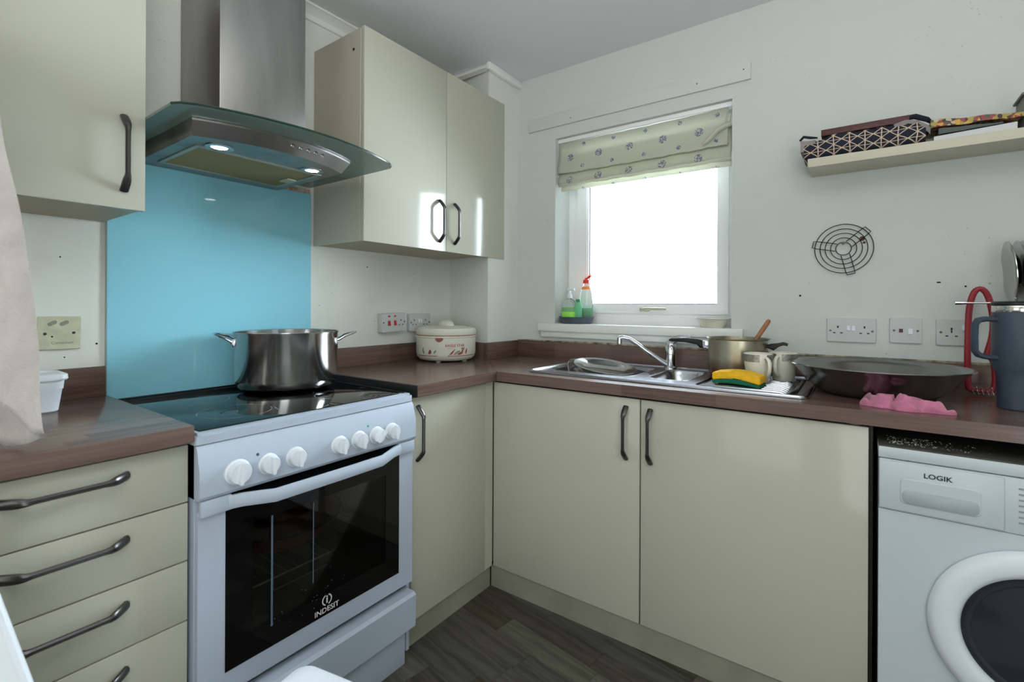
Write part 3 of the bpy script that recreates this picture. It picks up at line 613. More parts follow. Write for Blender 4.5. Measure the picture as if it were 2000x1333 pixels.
for x in (-.03, .006):
    b = MB(); slot(b, t_[1], t_[2], t_[3], .013, .008, t_[4], x, .031); b.build('neon', ON, t_[0], 0)
t_ = plate_thing('double_socket', 'white double socket on the cooker wall behind the food warmer', 'socket', 'A', (-.434, 1.096), .147, .088, .020, PLATE); socket_marks(*t_, uk(-.04, 0)+uk(.036, 0), [(-.063, 0), (.063, 0)]); rockers(*t_, (-.009, .006))
t_ = plate_thing('control_plate', 'grubby ivory control plate with two slanted grey windows, left of the blue splashback', 'switch', 'A', (-1.812, 1.101), .092, .093, .010, PLATE2, math.radians(-1)); socket_marks(*t_, [], [(-.031, -.002), (.03, .0)])
for x in (-.016, .009):
    b = MB(); o, r, u, n = t_[1:]; d_ = (r*.8+u*.5).normalized(); q = n.cross(d_)
    ring = [o+r*x+u*.028+d_*(p[0])+q*(p[1]) for p in rrect(-.0105, .0105, -.0052, .0052, .005, 4)]; b.loft([ring, [p+n*.0012 for p in ring]]); b.build('slanted_window', mat('smoky_window', (140, 142, 128), .3), t_[0], 0)
b = MB(); slot(b, t_[1], t_[2], t_[3], .004, .004, t_[4], -.016, -.010); b.build('key_hole', DARK, t_[0], 0)
text_mb('Contactum', .0105, t_[1]+V((0, .006, -.028)), (0, 1, 0), (0, 0, 1), thick=.0005).build('lettering', mat('faded_print', (110, 110, 92), .7), t_[0], 0)

# ------------------------------------------------------------------ things on the worktops and cooker
# stockpot
PX, PY, PZ = .186, -1.236, .891
def tube_ring(c, r, tr_, seg=60): return [(c[0]+r*math.cos(2*PI*k/seg), c[1]+r*math.sin(2*PI*k/seg), c[2]) for k in range(seg)]
pt = thing('stockpot', 'large polished steel stockpot on the rear right of the hob', 'pot', (PX, PY, PZ))
prof = [(.0, .0), (.135, .0), (.152, .004), (.163, .014), (.168, .035), (.1695, .19), (.1735, .197), (.1735, .1995), (.1675, .197), (.1665, .04), (.155, .012), (0, .008)]
MB().lathe(prof, (PX, PY, PZ), seg=96).build('pot_body', STEEL, pt, 50)
for sgn in (1, -1):
    d_ = V((-.563, -.827, 0)).normalized()*sgn; q = V((-d_.y, d_.x, 0)); c_ = V((PX, PY, PZ+.163)); w = .048
    pts = [c_+d_*.163+q*w, c_+d_*.172+q*w+V((0, 0, .004)), c_+d_*.195+q*w*.95+V((0, 0, .018)), c_+d_*.222+q*w*.6+V((0, 0, .027)), c_+d_*.232+V((0, 0, .029)), c_+d_*.222-q*w*.6+V((0, 0, .027)), c_+d_*.195-q*w*.95+V((0, 0, .018)), c_+d_*.172-q*w+V((0, 0, .004)), c_+d_*.163-q*w]
    hh = MB().tube(pts, .0042, 8).build('handle', CHROME, pt)
    for s in (1, -1):
        b = MB(); p = c_+d_*.163+q*w*s; b.box(-.004, .004, -.009, .009, -.014, .012, .002); b.xf(Matrix.Translation(p) @ Matrix.Rotation(math.atan2(d_.y, d_.x), 4, 'Z')); b.build('bracket', CHROME, hh)
        b = MB(); b.cyl(p-V((0, 0, .004)), p-V((0, 0, .004))+d_*.009, .0045, .003, 10); b.build('rivet', CHROME, hh)
# food warmer (insulated casserole)
FX, FY, FZ = .173, -.403, WT1
HP = mat('ivory_plastic', (226, 224, 210), .3)
fw = thing('food_warmer', 'round ivory insulated food container with brown leaf print and a domed lid', 'food container', (FX, FY, FZ))
MB().lathe([(0, .006), (.11, .006), (.13, .01), (.143, .024), (.147, .04), (.1475, .118), (.151, .12), (.151, .127), (.14, .128), (0, .128)], (FX, FY, FZ), seg=72).build('body', HP, fw, 45)
[MB().cyl((FX+.1*math.cos(a), FY+.1*math.sin(a), FZ), (FX+.1*math.cos(a), FY+.1*math.sin(a), FZ+.008), .012, seg=12).build('foot', HP, fw) for a in (.3, 1.9, 3.5, 5.1)]
BRN = mat('brown_print', (150, 84, 62), .45); GRYP = mat('grey_print', (150, 140, 130), .5)
MB().lathe([(.1485, .1272), (.1488, .1275), (.1488, .1305), (.1485, .131)], (FX, FY, FZ), seg=72, caps=False).build('brown_seal', BRN, fw)
ld = MB().lathe([(.147, .130), (.1495, .134), (.1495, .152), (.144, .162), (.125, .166), (.105, .168), (.1, .171), (.06, .172), (0, .173)], (FX, FY, FZ), seg=72).build('lid', HP, fw, 40)
b = MB(); b.lathe([(.05, .0), (.047, .012), (.035, .023), (.02, .028), (0, .029)], (FX, FY, FZ+.172), seg=36, sx=1, sy=.62); b.build('lid_knob', HP, ld)
va = math.atan2(CP.y-FY, CP.x-FX)
def wrapF(a0, z0, r=.1478):
    def f(x, y): a = va+a0+x/.147; return V((FX+r*math.cos(a), FY+r*math.sin(a), FZ+z0+y))
    return f
text_mb('EAGLE STAR', .0175, (0, 0, 0), (1, 0, 0), (0, 0, 1), bold=.0003, wrap=wrapF(.30, .083)).build('lettering', mat('red_print', (168, 52, 52), .5), fw, 0)
text_mb('hot pot', .009, (0, 0, 0), (1, 0, 0), (0, 0, 1), wrap=wrapF(.13, .0705)).build('lettering', GRYP, fw, 0)
def leaf(b, f, x, y, L, w, a):
    ca, sa = math.cos(a), math.sin(a); pts = []
    for i in range(13):
        s = i/12; ww = w*math.sin(PI*s)**.8; pts.append((s*L, ww))
    up = [f(x+p[0]*ca-p[1]*sa, y+p[0]*sa+p[1]*ca) for p in pts]; dn = [f(x+p[0]*ca+p[1]*sa, y+p[0]*sa-p[1]*ca) for p in pts]
    for i in range(12):
        try: b.bm.faces.new([b.bm.verts.new(v) for v in (up[i], up[i+1], dn[i+1], dn[i])])
        except ValueError: pass
f = wrapF(0, 0); b = MB()
for x, y, L, w, a in ((.012, .036, .045, .003, .75), (.022, .036, .038, .0025, 1.0), (.055, .040, .034, .006, .35), (.075, .05, .03, .005, .9), (.10, .04, .03, .005, 1.3), (-.085, .04, .026, .006, 1.2), (-.075, .042, .022, .007, 1.9), (-.09, .045, .022, .005, .6), (-.125, .05, .025, .003, 1.3)): leaf(b, f, x, y, L, w, a)
b.build('leaf_print', BRN, fw, 0)
b = MB()
for x, y, L, w, a in ((.035, .04, .04, .006, .5), (.09, .06, .02, .006, 2.4), (-.06, .045, .022, .004, .9), (-.115, .04, .02, .005, 1.8)): leaf(b, f, x, y, L, w, a)
b.build('leaf_print', GRYP, fw, 0)
b = MB()
for a0, a1 in ((-1.1, -.28), (.05, 1.1)):
    for i in range(20):
        a, c_ = a0+(a1-a0)*i/20, a0+(a1-a0)*(i+1)/20; b.bm.faces.new([b.bm.verts.new(f(k*.147, z)) for k, z in ((a, .033), (c_, .033), (c_, .0355), (a, .0355))])
b.build('band_print', BRN, fw, 0)
b = MB(); n = 14; b.bm.faces.new([b.bm.verts.new(wrapF(-.22, .118, .1515)(.019*math.cos(PI+PI*i/n), .017*math.sin(PI+PI*i/n))) for i in range(n+1)]); b.build('thumb_notch', BRN, fw, 0)
# white tub on the left worktop
TX, TY = .155, -1.893
tb = thing('plastic_tub', 'small white lidded plastic tub on the worktop beside the towel', 'tub', (TX, TY, WT1))
b = MB(); rg = []
for ins, z in ((.012, 0), (.010, .002), (.004, .055), (.002, .058), (.0, .085)): rg.append([V((TX+p[0], TY+p[1], WT1+z)) for p in rrect(-.055+ins, .055-ins, -.055+ins, .055-ins, .018)])
b.loft(rg); b.build('tub_body', WHITEPL, tb)
b = MB(); b.loft([[V((TX+p[0], TY+p[1], WT1+z)) for p in rrect(-.055-o_, .055+o_, -.055-o_, .055+o_, .02)] for o_, z in ((.004, .080), (.006, .084), (.005, .094), (.0, .097), (-.006, .097), (-.009, .091))]); b.build('tub_lid', WHITEPL, tb)
# cream crumbs skipped; window sill items
TRX, TRY, ZSL = .664, .055, 1.093
ty = thing('round_tray', 'shallow dark grey round tray on the window sill under the soap bottles', 'tray', (TRX, TRY, ZSL))
MB().lathe([(0, 0), (.076, 0), (.08, .003), (.088, .032), (.092, .033), (.092, .035), (.085, .034), (.077, .005), (0, .004)], (TRX, TRY, ZSL), seg=48).build('tray_body', mat('slate_grey_tin', (84, 92, 104), .4), ty)
CLEARP = mat('clear_soft_plastic', (240, 248, 244), .15, trans=.8, ior=1.2); SOAP = mat('green_soap', (110, 226, 90), .25, trans=.3, ior=1.2); SOAP2 = mat('teal_soap', (30, 186, 112), .25, trans=.25, ior=1.2)
zb = ZSL+.0045
def bottle(name, label, x, y, shell, soap, sm, sy=.7):
    bt = thing(name, label, 'bottle', (x, y, zb))
    MB().lathe(shell, (x, y, zb), seg=36, sy=sy).build('bottle_shell', CLEARP, bt)
    if soap: MB().lathe(soap, (x, y, zb), seg=36, sy=sy*.96).build('soap', sm, bt)
    return bt
bt = bottle('soap_dispenser', 'clear pump bottle of bright green hand soap, front one on the sill tray', .634, .03, [(.036, 0), (.04, .004), (.041, .08), (.038, .1), (.028, .115), (.012, .124), (.011, .13)], [(0, .003), (.036, .003), (.039, .006), (.0395, .078), (0, .079)], SOAP)
b = MB(); b.cyl((.634, .03, zb+.127), (.634, .03, zb+.148), .0145, .013); b.cyl((.634, .03, zb+.147), (.634, .03, zb+.166), .008); b.box(.620, .664, .023, .037, zb+.164, zb+.178, .004); b.build('pump', WHITEPL, bt)
b = MB(); b.cyl((.634, .03, zb+.02), (.634, .03, zb+.128), .0028, seg=8); b.build('dip_tube', WHITEPL, bt)
b = MB(); b.lathe([(.0412, .018), (.0414, .019), (.0414, .055), (.0412, .056)], (.634, .03, zb), seg=36, sy=.71, caps=False); b.build('bottle_label', mat('lime_label', (156, 232, 84), .4), bt)
bt = bottle('dish_soap_bottle', 'taller washing-up liquid bottle with red flip cap on the sill tray', .703, .085, [(.030, 0), (.034, .004), (.038, .06), (.037, .11), (.030, .16), (.016, .195), (.013, .205)], [(0, .003), (.030, .003), (.033, .006), (.0365, .075), (0, .076)], SOAP2)
b = MB(); b.cyl((.703, .085, zb+.203), (.703, .085, zb+.222), .018, .016); b.cyl((.703, .085, zb+.222), (.703, .085, zb+.232), .008); b.tube([(.706, .083, zb+.227), (.722, .078, zb+.236), (.734, .074, zb+.243)], [.005, .006, .008], 8); b.build('flip_cap', mat('bright_red_plastic', (226, 52, 48), .3), bt)
b = MB(); b.lathe([(.0262, .172), (.0263, .173), (.0205, .186), (.0203, .187)], (.703, .085, zb), seg=36, sy=.72, caps=False); b.build('bottle_label', mat('orange_label', (240, 140, 60), .4), bt)
bt = bottle('refill_bottle', 'small teal-green soap bottle between the pump bottle and the red-capped bottle', .682, .035, [(.02, 0), (.022, .003), (.023, .08), (.017, .1), (.01, .108)], None, SOAP2)
bpy.data.objects[bt.children[0].name].data.materials[0] = mat('pale_green_plastic', (150, 226, 180), .3, trans=.5, ior=1.2)
MB().lathe([(.009, .106), (.012, .107), (.012, .12), (0, .122)], (.682, .035, zb), seg=20).build('cap', GREEN, bt)
wb = thing('small_bowl', 'small white dish at the right end of the window sill', 'bowl', (1.338, .045, ZSL))
MB().lathe([(0, 0), (.046, 0), (.049, .004), (.066, .036), (.074, .038), (.074, .041), (.064, .041), (.046, .006), (0, .005)], (1.338, .045, ZSL), seg=48).build('bowl_body', WHITECER, wb)

# plates in the sink
def plate(name, label, c_, R_, tilt_ax, tilt, cat='plate', deep=.018, group=None, mt=None):
    th = thing(name, label, cat, c_, group); M_ = Matrix.Translation(c_) @ Matrix.Rotation(tilt, 4, V(tilt_ax))
    b = MB(); b.lathe([(0, 0), (R_*.66, 0), (R_*.76, deep*.6), (R_*.97, deep), (R_, deep+.002), (R_*.985, deep+.004), (R_*.96, deep+.003), (R_*.75, deep*.6+.003), (R_*.64, .0025), (0, .0025)], seg=56); b.xf(M_)
    b.build('plate_body', mt or STEEL, th, 40); return th
plate('steel_plate', 'shiny steel plate lying on top in the large sink bowl', (.955, -.235, .905), .135, (.35, 1, 0), math.radians(9))
plate('steel_plate', 'second steel plate leaning steeply under the top plate in the sink', (.862, -.25, .848), .112, (.0, 1, 0), math.radians(50))
# saucepan (pressure-cooker base) with wooden spoon
SPX, SPY, SPZ = 1.470, -.136, ZS+.0035
pn = thing('saucepan', 'deep metal pan stained brown at the base with a long black handle, behind the mugs', 'pan', (SPX, SPY, SPZ))
MB().lathe([(0, 0), (.095, 0), (.102, .006), (.105, .02), (.106, .138), (.113, .142), (.114, .145), (.105, .144), (.103, .02), (.095, .006), (0, .004)], (SPX, SPY, SPZ), seg=64).build('pan_body', PANM, pn, 40)
b = MB(); b.box(-.128, -.104, -.012, .012, .098, .128, .003); b.xf(Matrix.Translation((SPX, SPY, SPZ)) @ Matrix.Rotation(math.radians(2), 4, 'Z')); b.build('handle_ferrule', CHROME, pn)
b = MB(); b.strap([(SPX+x, SPY, SPZ+z) for x, z in ((-.118, .112), (-.135, .113), (-.15, .122), (-.20, .127), (-.255, .126), (-.264, .125))], [.022, .024, .022, .022, .024, .018], [.03, .032, .022, .018, .016, .01], (0, 1, 0)); b.build('long_handle', BLACK, pn)
b = MB(); b.strap([(SPX+x, SPY-.01, SPZ+z) for x, z in ((.105, .118), (.125, .116), (.14, .124), (.158, .13), (.172, .126))], [.03, .034, .034, .03, .02], [.012, .026, .014, .012, .01], (0, 1, 0)); b.build('grip_handle', BLACK, pn)
ws = thing('wooden_spoon', 'light wooden spoon handle sticking up out of the stained pan', 'utensil', (SPX+.01, SPY, SPZ+.006))
b = MB(); b.tube([(SPX-.01, SPY+.0, SPZ+.012), (SPX+.01, SPY+.0, SPZ+.05), (SPX+.083, SPY+.005, SPZ+.172), (SPX+.106, SPY+.006, SPZ+.211), (SPX+.110, SPY+.006, SPZ+.217)], [.006, .0072, .0085, .0085, .005], 12); b.build('spoon_handle', mat('beech_wood', (176, 122, 84), .6, var=.3, vscale=30), ws)
b = MB(); b.lathe([(0, -.012), (.015, -.009), (.022, 0), (.015, .009), (0, .012)], (SPX-.012, SPY, SPZ+.02), seg=20, sx=1, sy=.6); b.build('spoon_head', bpy.data.materials['beech_wood'], ws)
# mugs
SILV = mat('silver_band_print', (170, 168, 160), .35, metal=.6, var=.4, vscale=120)
def mug(mx_, my_, mz, label, ha, gap):
    th = thing('mug', label, 'mug', (mx_, my_, mz))
    MB().lathe([(0, 0), (.032, 0), (.034, .003), (.040, .03), (.0455, .07), (.0465, .1), (.0455, .101), (.0435, .099), (.042, .07), (.036, .03), (.03, .006), (0, .005)], (mx_, my_, mz), seg=48).build('mug_body', WHITECER, th, 50)
    b = MB(); n = 48
    for i in range(n):
        a = 2*PI*i/n; d = (math.degrees(a)-math.degrees(gap)) % 360
        if d < 26 or 180 < d < 206: continue
        c_ = 2*PI*(i+1)/n
        for (z0, r0), (z1, r1) in zip(((.072, .0459), (.086, .0463)), ((.086, .0463), (.098, .0468))):
            b.bm.faces.new([b.bm.verts.new((mx_+r*math.cos(k), my_+r*math.sin(k), mz+z)) for k, z, r in ((a, z0, r0), (c_, z0, r0), (c_, z1, r1), (a, z1, r1))])
    b.build('silver_band', SILV, th, 0)
    d_ = V((math.cos(ha), math.sin(ha), 0)); c_ = V((mx_, my_, mz))
    b = MB(); b.strap([c_+d_*r+V((0, 0, z)) for r, z in ((.044, .085), (.056, .088), (.068, .08), (.073, .06), (.069, .04), (.056, .022), (.038, .02))], [.012]*7, [.008]*7, V((-d_.y, d_.x, 0))); b.build('handle', WHITECER, th, 50)
MZ = ZS+.0035
mug(1.563, -.270, MZ, 'cream mug with a silver rim band, left one, nearest the yellow sponge', math.radians(-52), math.radians(-75))
mug(1.632, -.180, MZ, 'cream mug with a silver rim band, right one, beside the large steel basin', math.radians(-105), math.radians(-118))
# sponge
sg = thing('sponge', 'yellow sponge with a green scouring underside on the drainer', 'sponge', (1.53, -.385, ZS+.0035))
YEL = mat('yellow_foam', (246, 190, 30), .85, bump=.9, bscale=260, var=.12, vscale=60); GRN = mat('green_scourer', (30, 108, 78), .95, bump=1, bscale=400)
def sponge_part(z0, z1, name, m_, ox=0):
    b = MB(); N_ = 16; L = .150; Wd = .088; rings = []
    for i in range(N_+1):
        s = i/N_; x = -L/2+L*s; bow = .010*math.sin(PI*s)+.006*(1-s); br = .0025*math.sin(s*9)
        rings.append([V((x, y*(1-.03*math.sin(s*7)), bow*(1 if z > 0 else .6)+z)) for y, z in ((-Wd/2, z0), (Wd/2, z0+.0), (Wd/2, z1), (-Wd/2, z1-br))])
    b.loft(rings); b.xf(Matrix.Translation((1.522+ox, -.387, ZS+.003)) @ Matrix.Rotation(math.radians(-4), 4, 'Z'))
    bmesh.ops.bevel(b.bm, geom=[ed for ed in b.bm.edges if ed.calc_face_angle(0) > 1.0], offset=.003, segments=2, affect='EDGES')
    return b.build(name, m_, sg, 40)
sponge_part(.010, .035, 'foam_block', YEL); sponge_part(-.001, .0105, 'scourer', GRN)
# big steel basin
BX, BY = 1.894, -.262
bs = thing('steel_basin', 'very large wide shallow steel basin on the worktop right of the sink', 'basin', (BX, BY, WT1+.001))
MB().lathe([(0, .004), (.13, 0), (.15, .004), (.185, .03), (.213, .07), (.225, .083), (.235, .088), (.237, .09), (.235, .0925), (.224, .088), (.210, .073), (.182, .034), (.148, .008), (0, .007)], (BX, BY, WT1+.001), seg=96).build('basin_body', mat('dull_steel', (150, 148, 146), .22, metal=1, bump=.08, bscale=60), bs, 60)
# pink cloth
cl = MB(); NX, NY = 96, 56; W_, H_ = .235, .115; vs = []
def clh(x, y):
    u, v = x/(W_/2), y/(H_/2); ang_ = math.atan2(v, u)
    lim = .82+.10*math.sin(3*ang_+1)+.07*math.sin(5*ang_+2)-.18*math.exp(-((u+.12)/.12)**2)*(1 if abs(v) > .2 else .3)
    r = math.hypot(u*.98, v)/lim
    if r >= 1: return None
    e_ = (1-r**3)**.5
    n1 = max(0, 1-abs(noise.noise(V((x*24+3, y*30, 1.3))))*2.6); q_ = noise.noise(V((x*16, y*16, 5)))
    ph = 9.5*math.hypot(u-.36, v*.8)+2.2*q_ if u > -.12 else 5*(u+.6)+4.5*v+4*q_
    return e_*(.010+.024*abs(math.cos(ph))**1.5+.008*n1)
g = {}
for i in range(NX+1):
    for j in range(NY+1):
        x, y = -W_/2+W_*i/NX, -H_/2+H_*j/NY; h_ = clh(x, y)
        if h_ is not None: g[i, j] = (cl.bm.verts.new((x, y, h_)), cl.bm.verts.new((x, y, 0)))
def gk(i, j): return (i, j) in g
for i in range(NX):
    for j in range(NY):
        q = [(i, j), (i+1, j), (i+1, j+1), (i, j+1)]
        if all(k in g for k in q): cl.bm.faces.new([g[k][0] for k in q]); cl.bm.faces.new([g[k][1] for k in q[::-1]])
bmesh.ops.holes_fill
bd = [ed for ed in cl.bm.edges if ed.is_boundary]
for (i, j), (a, b0) in list(g.items()):
    pass
done = set()
for ed in bd:
    a, b0 = ed.verts
    if a.co.z > 1e-6 or b0.co.z > 1e-6:
        ka = [k for k in ()]
bot = {(round(v[1].co.x, 5), round(v[1].co.y, 5)): v[1] for v in g.values()}; top = {id(v[0]) for v in g.values()}
for ed in bd:
    a, b0 = ed.verts
    if id(a) in top: pass
topv = {v[0]: v[1] for v in g.values()}
for ed in bd:
    a, b0 = ed.verts
    if a in topv and b0 in topv: cl.bm.faces.new((a, b0, topv[b0], topv[a]))
for v in list(cl.bm.verts):
    if not v.link_faces: cl.bm.verts.remove(v)
cl.xf(Matrix.Translation((1.945, -.492, WT1+.0005)) @ Matrix.Rotation(math.radians(-14), 4, 'Z'))
tag(cl.build('cloth', PINK, None, 70), 'crumpled pink microfibre cloth on the worktop in front of the steel basin', 'cloth')
# tumbler
TMX, TMY, TMZ = 2.200, -.318, WT1
tm = thing('travel_tumbler', 'large slate blue insulated tumbler with a side handle at the right edge', 'tumbler', (TMX, TMY, TMZ))
MB().lathe([(0, 0), (.034, 0), (.037, .003), (.040, .09), (.044, .105), (.0495, .118), (.050, .255), (.049, .262), (0, .262)], (TMX, TMY, TMZ), seg=56).build('tumbler_body', TUMB, tm, 30)
MB().lathe([(.0485, .2625), (.0492, .264), (.0492, .279), (.048, .281), (.045, .281), (.044, .264)], (TMX, TMY, TMZ), seg=56, caps=False).build('steel_rim', STEEL, tm)
MB().lathe([(.0495, .2812), (.051, .283), (.051, .288), (.046, .292), (0, .292)], (TMX, TMY, TMZ), seg=56).build('lid', BLACK, tm)
d_ = V((-.90, -.43, 0)).normalized(); q = V((-d_.y, d_.x, 0)); c_ = V((TMX, TMY, TMZ))
b = MB(); b.strap([c_+d_*r+V((0, 0, z)) for r, z in ((.044, .243), (.075, .244), (.091, .240), (.098, .228), (.099, .19), (.098, .158), (.090, .146), (.075, .141), (.044, .139))], [.020]*9, [.014]*9, q); b.build('handle', TUMB, tm, 50)
# red hose loop
rh = MB(); hx, hy = 2.166, -.085
pts = [(-.03, .02), (-.032, .10), (-.031, .2), (-.028, .27), (-.018, .315), (-.004, .328), (.010, .315), (.02, .28), (.026, .23), (.024, .18), (.014, .13), (.012, .118), (.024, .108), (.030, .085), (.031, .03), (.02, .008), (-.018, .008)]
pp = []
for i in range(len(pts)):
    p0, p1, p2, p3 = [V(pts[(i+k-1) % len(pts)]) for k in range(4)]
    for s in (0, .33, .66): pp.append(.5*((2*p1)+(-p0+p2)*s+(2*p0-5*p1+4*p2-p3)*s*s+(-p0+3*p1-3*p2+p3)*s**3))
hp = [(hx+p[0], hy-.0*p[0], WT1+.006+max(p[1], .003)) for p in pp]
rh.tube(hp, .0085, 10, closed=True)
tag(rh.build('hose_loop', RED), 'tall loop of red rubber tubing standing between the wall and the tumbler', 'hose')
# dish rack and plates
rk = thing('dish_rack', 'chrome wire dish rack cut by the right edge, with steel plates stood in it', 'dish rack', (2.42, -.12, WT1))
def wire(pts, r=.003, name='rack_wire', p=rk, m_=CHROME): return MB().tube(pts, r, 8).build(name, m_, p)
zr2 = 1.199
for y in (-.12, -.05): wire([(2.215, y, zr2), (2.62, y, zr2)], .0035)
wire([(2.105, -.12, zr2), (2.215, -.12, zr2)], .003, 'projecting_rod'); MB().cyl((2.10, -.12, zr2), (2.125, -.12, zr2), .006, .0045, 10).build('rod_tip', CHROME, rk)
for x in (2.235, 2.61):
    for y in (-.12, -.05): wire([(x, y, WT1), (x, y, zr2)], .0035, 'leg')
for x in [2.24+.03*k for k in range(13)]: wire([(x, -.12, zr2), (x, -.05, zr2)], .002)
wire([(2.235, -.12, 1.0), (2.61, -.12, 1.0)], .003); wire([(2.235, -.05, 1.0), (2.61, -.05, 1.0)], .003)
for i in range(6):
    x = 2.228+i*.013+(.009 if i else 0); R_ = .094
    th = thing('steel_plate', 'deep-rimmed steel bowl plate, front one facing left in the dish rack' if i == 0 else 'steel plate standing on edge in the dish rack behind the front bowl plate', 'plate', (x, -.1, zr2), None if i == 0 else 'plates in the dish rack')
    b = MB(); b.lathe([(0, .016 if i == 0 else .004), (R_*.55, .016 if i == 0 else .004), (R_*.72, .006), (R_*.97, .001), (R_, 0), (R_, -.002), (R_*.96, -.001), (R_*.7, .003), (R_*.53, .012 if i == 0 else .001), (0, .012 if i == 0 else .001)], seg=56)
    b.xf(Matrix.Translation((x, -.085, zr2+R_+.0025)) @ Matrix.Rotation(math.radians(90-4), 4, 'Y')); b.build('plate_body', STEEL, th, 40)
wh = MB(); pw = [(2.135+.0016*k, -.15+.012*math.sin(k*.9), WT1+.022+.012*math.cos(k*.9)) for k in range(34)]; wh.tube(pw, .0013, 5)
tag(wh.build('wire_coil', CHROME), 'short coiled steel wire utensil lying at the foot of the red tubing', 'utensil')

# ------------------------------------------------------------------ wall trivet
tv = thing('wire_trivet', 'black wire ring trivet hung flat on the window wall', 'trivet', (1.805, -.008, 1.4)); TC = V((1.806, -.009, 1.401))
def circ(r, n=48): return [(TC.x+r*math.cos(2*PI*k/n), TC.y, TC.z+r*math.sin(2*PI*k/n)) for k in range(n)]
for r in (.090, .073, .057, .040, .024): MB().tube(circ(r), .0016, 6, closed=True).build('ring', WIRE, tv)
for a in (168, 42, 284):
    a = math.radians(a); d_ = V((math.cos(a), 0, math.sin(a))); q = V((-d_.z, 0, d_.x))*.0135; o_ = V((0, -.003, 0))
    MB().tube([TC+d_*.023+q+o_, TC+d_*.088+q+o_, TC+d_*.098+q*.9+o_, TC+d_*.098-q*.9+o_, TC+d_*.088-q+o_, TC+d_*.023-q+o_], .0016, 6).build('spoke', WIRE, tv)
b = MB(); b.cyl(TC+V((0, .009, .020)), TC+V((0, -.008, .020)), .0035, seg=10); b.lathe([(.006, -.009), (.006, -.011), (0, -.012)], (TC.x, TC.y, TC.z+.02), 'y', 12); b.build('hook_screw', PEWTER, tv)
# wall marks: rust patch and plug holes
b = MB(); b.lathe([(.009, 0), (.007, -.0007), (0, -.001)], (1.862, -.0002, 1.435), 'y', 9)
b.lathe([(.005, 0), (0, -.001)], (1.868, -.0002, 1.42), 'y', 7); o_ = b.build('wall_stain', mat('rust_stain', (128, 96, 76), .9, var=.5, vscale=80)); adopt(o_, bpy.data.objects['wall_back'])
b = MB(); b.box(2.068, 2.078, -.002, 0, 1.268, 1.272); b.cyl((1.668, 0, 1.228), (1.668, -.001, 1.228), .004, seg=8); b.cyl((2.14, 0, 1.255), (2.14, -.001, 1.255), .003, seg=8); o_ = b.build('plug_hole', DARK); adopt(o_, bpy.data.objects['wall_back'])
b = MB(); [b.cyl((0, y, z), (.001, y, z), r, seg=8) for y, z, r in ((-1.81, 1.318, .0022), (-1.728, 1.065, .003), (-1.8, 1.03, .002), (-.75, 1.36, .003), (-.46, 1.345, .002))]; o_ = b.build('plug_hole', DARK); adopt(o_, bpy.data.objects['wall_left'])

# ------------------------------------------------------------------ shelf
sh = thing('wall_shelf', 'pale floating shelf high on the window wall, running out of the right edge', 'shelf', (2.1, 0, 1.68))
SHZ = 1.712
MB().box(1.703, 2.75, -.165, -.0005, 1.681, SHZ, .002).build('shelf_board', mat('pale_birch', (208, 202, 182), .4), sh)
BAG = mat('navy_lattice_cloth', (30, 34, 52), .8, bump=.3, bscale=300); e = NT(BAG); X = e.xyz()
S = .045
dist = nd(e.nt, 'ShaderNodeTexNoise'); dist.inputs['Scale'].default_value = 9; e.L(e.co, dist.inputs['Vector']); dd = e.math('MULTIPLY', e.math('SUBTRACT', dist.outputs[0], .5), .35)
su_ = e.math('ADD', e.math('DIVIDE', X[0], S), dd); sv = e.math('ADD', e.math('DIVIDE', X[2], S*.72), dd)
def lin(v, w): return e.math('LESS_THAN', e.math('ABSOLUTE', e.math('SUBTRACT', e.math('FRACT', v), .5)), w)
l1 = lin(su_, .035); l2 = lin(e.math('ADD', su_, sv), .05); l3 = lin(e.math('SUBTRACT', su_, sv), .05); l4 = lin(e.math('MULTIPLY', sv, 1.0), .03)
ll = e.math('MAXIMUM', e.math('MAXIMUM', l1, l4), e.math('MAXIMUM', l2, l3))
e.L(e.mix(ll, s2l((26, 30, 48)), s2l((206, 184, 160))), e.p.inputs['Base Color'])
bg_ = thing('fabric_bag', 'navy cloth bag with a cream geometric lattice pattern lying on the shelf', 'bag', (1.86, -.09, SHZ))
b = MB(); rings = []
for i in range(31):
    s = i/30; x = 1.690+.335*s; h_ = (.050+.028*min(1, s*4))*(1-.25*max(0, (s-.85)/.15)**2); 
    if s < .08: h_ = .062-.1*s
    ring = []
    for k in range(20):
        a = 2*PI*k/20; ca, sa = math.cos(a), math.sin(a); sup = lambda c_: math.copysign(abs(c_)**.45, c_)
        wob = .004*noise.noise(V((x*30, k*.8, 0)))+.0025*noise.noise(V((x*90, k*1.7, 4)))
        ring.append(V((x, -.092+(.066+wob)*sup(ca), SHZ+.001+h_/2*(1+sup(sa))+(wob*2 if sa > .2 else 0))))
    rings.append(ring)
b.loft(rings); b.build('bag_body', BAG, bg_, 60)
LIN = mat('bag_lining', (150, 140, 138), .85); NAV = mat('navy_hem', (24, 28, 40), .8)
b = MB(); b.loft([[V((x, y, z)) for y, z in ((-.15, z0), (-.155, z0+.02), (-.10, z0+.03), (-.05, z0+.025), (-.05, z0+.018), (-.1, z0+.022), (-.145, z0+.013), (-.142, z0))] for x, z0 in ((1.945, SHZ+.055), (1.975, SHZ+.063), (2.005, SHZ+.055), (2.03, SHZ+.035), (2.036, SHZ+.025))]); b.build('folded_flap', LIN, bg_, 60)
b = MB(); b.tube([(1.94, -.12, SHZ+.083), (1.97, -.13, SHZ+.096), (2.0, -.13, SHZ+.096), (2.03, -.135, SHZ+.078), (2.042, -.12, SHZ+.07)], [.004, .008, .009, .008, .005], 8); b.build('hem', NAV, bg_)
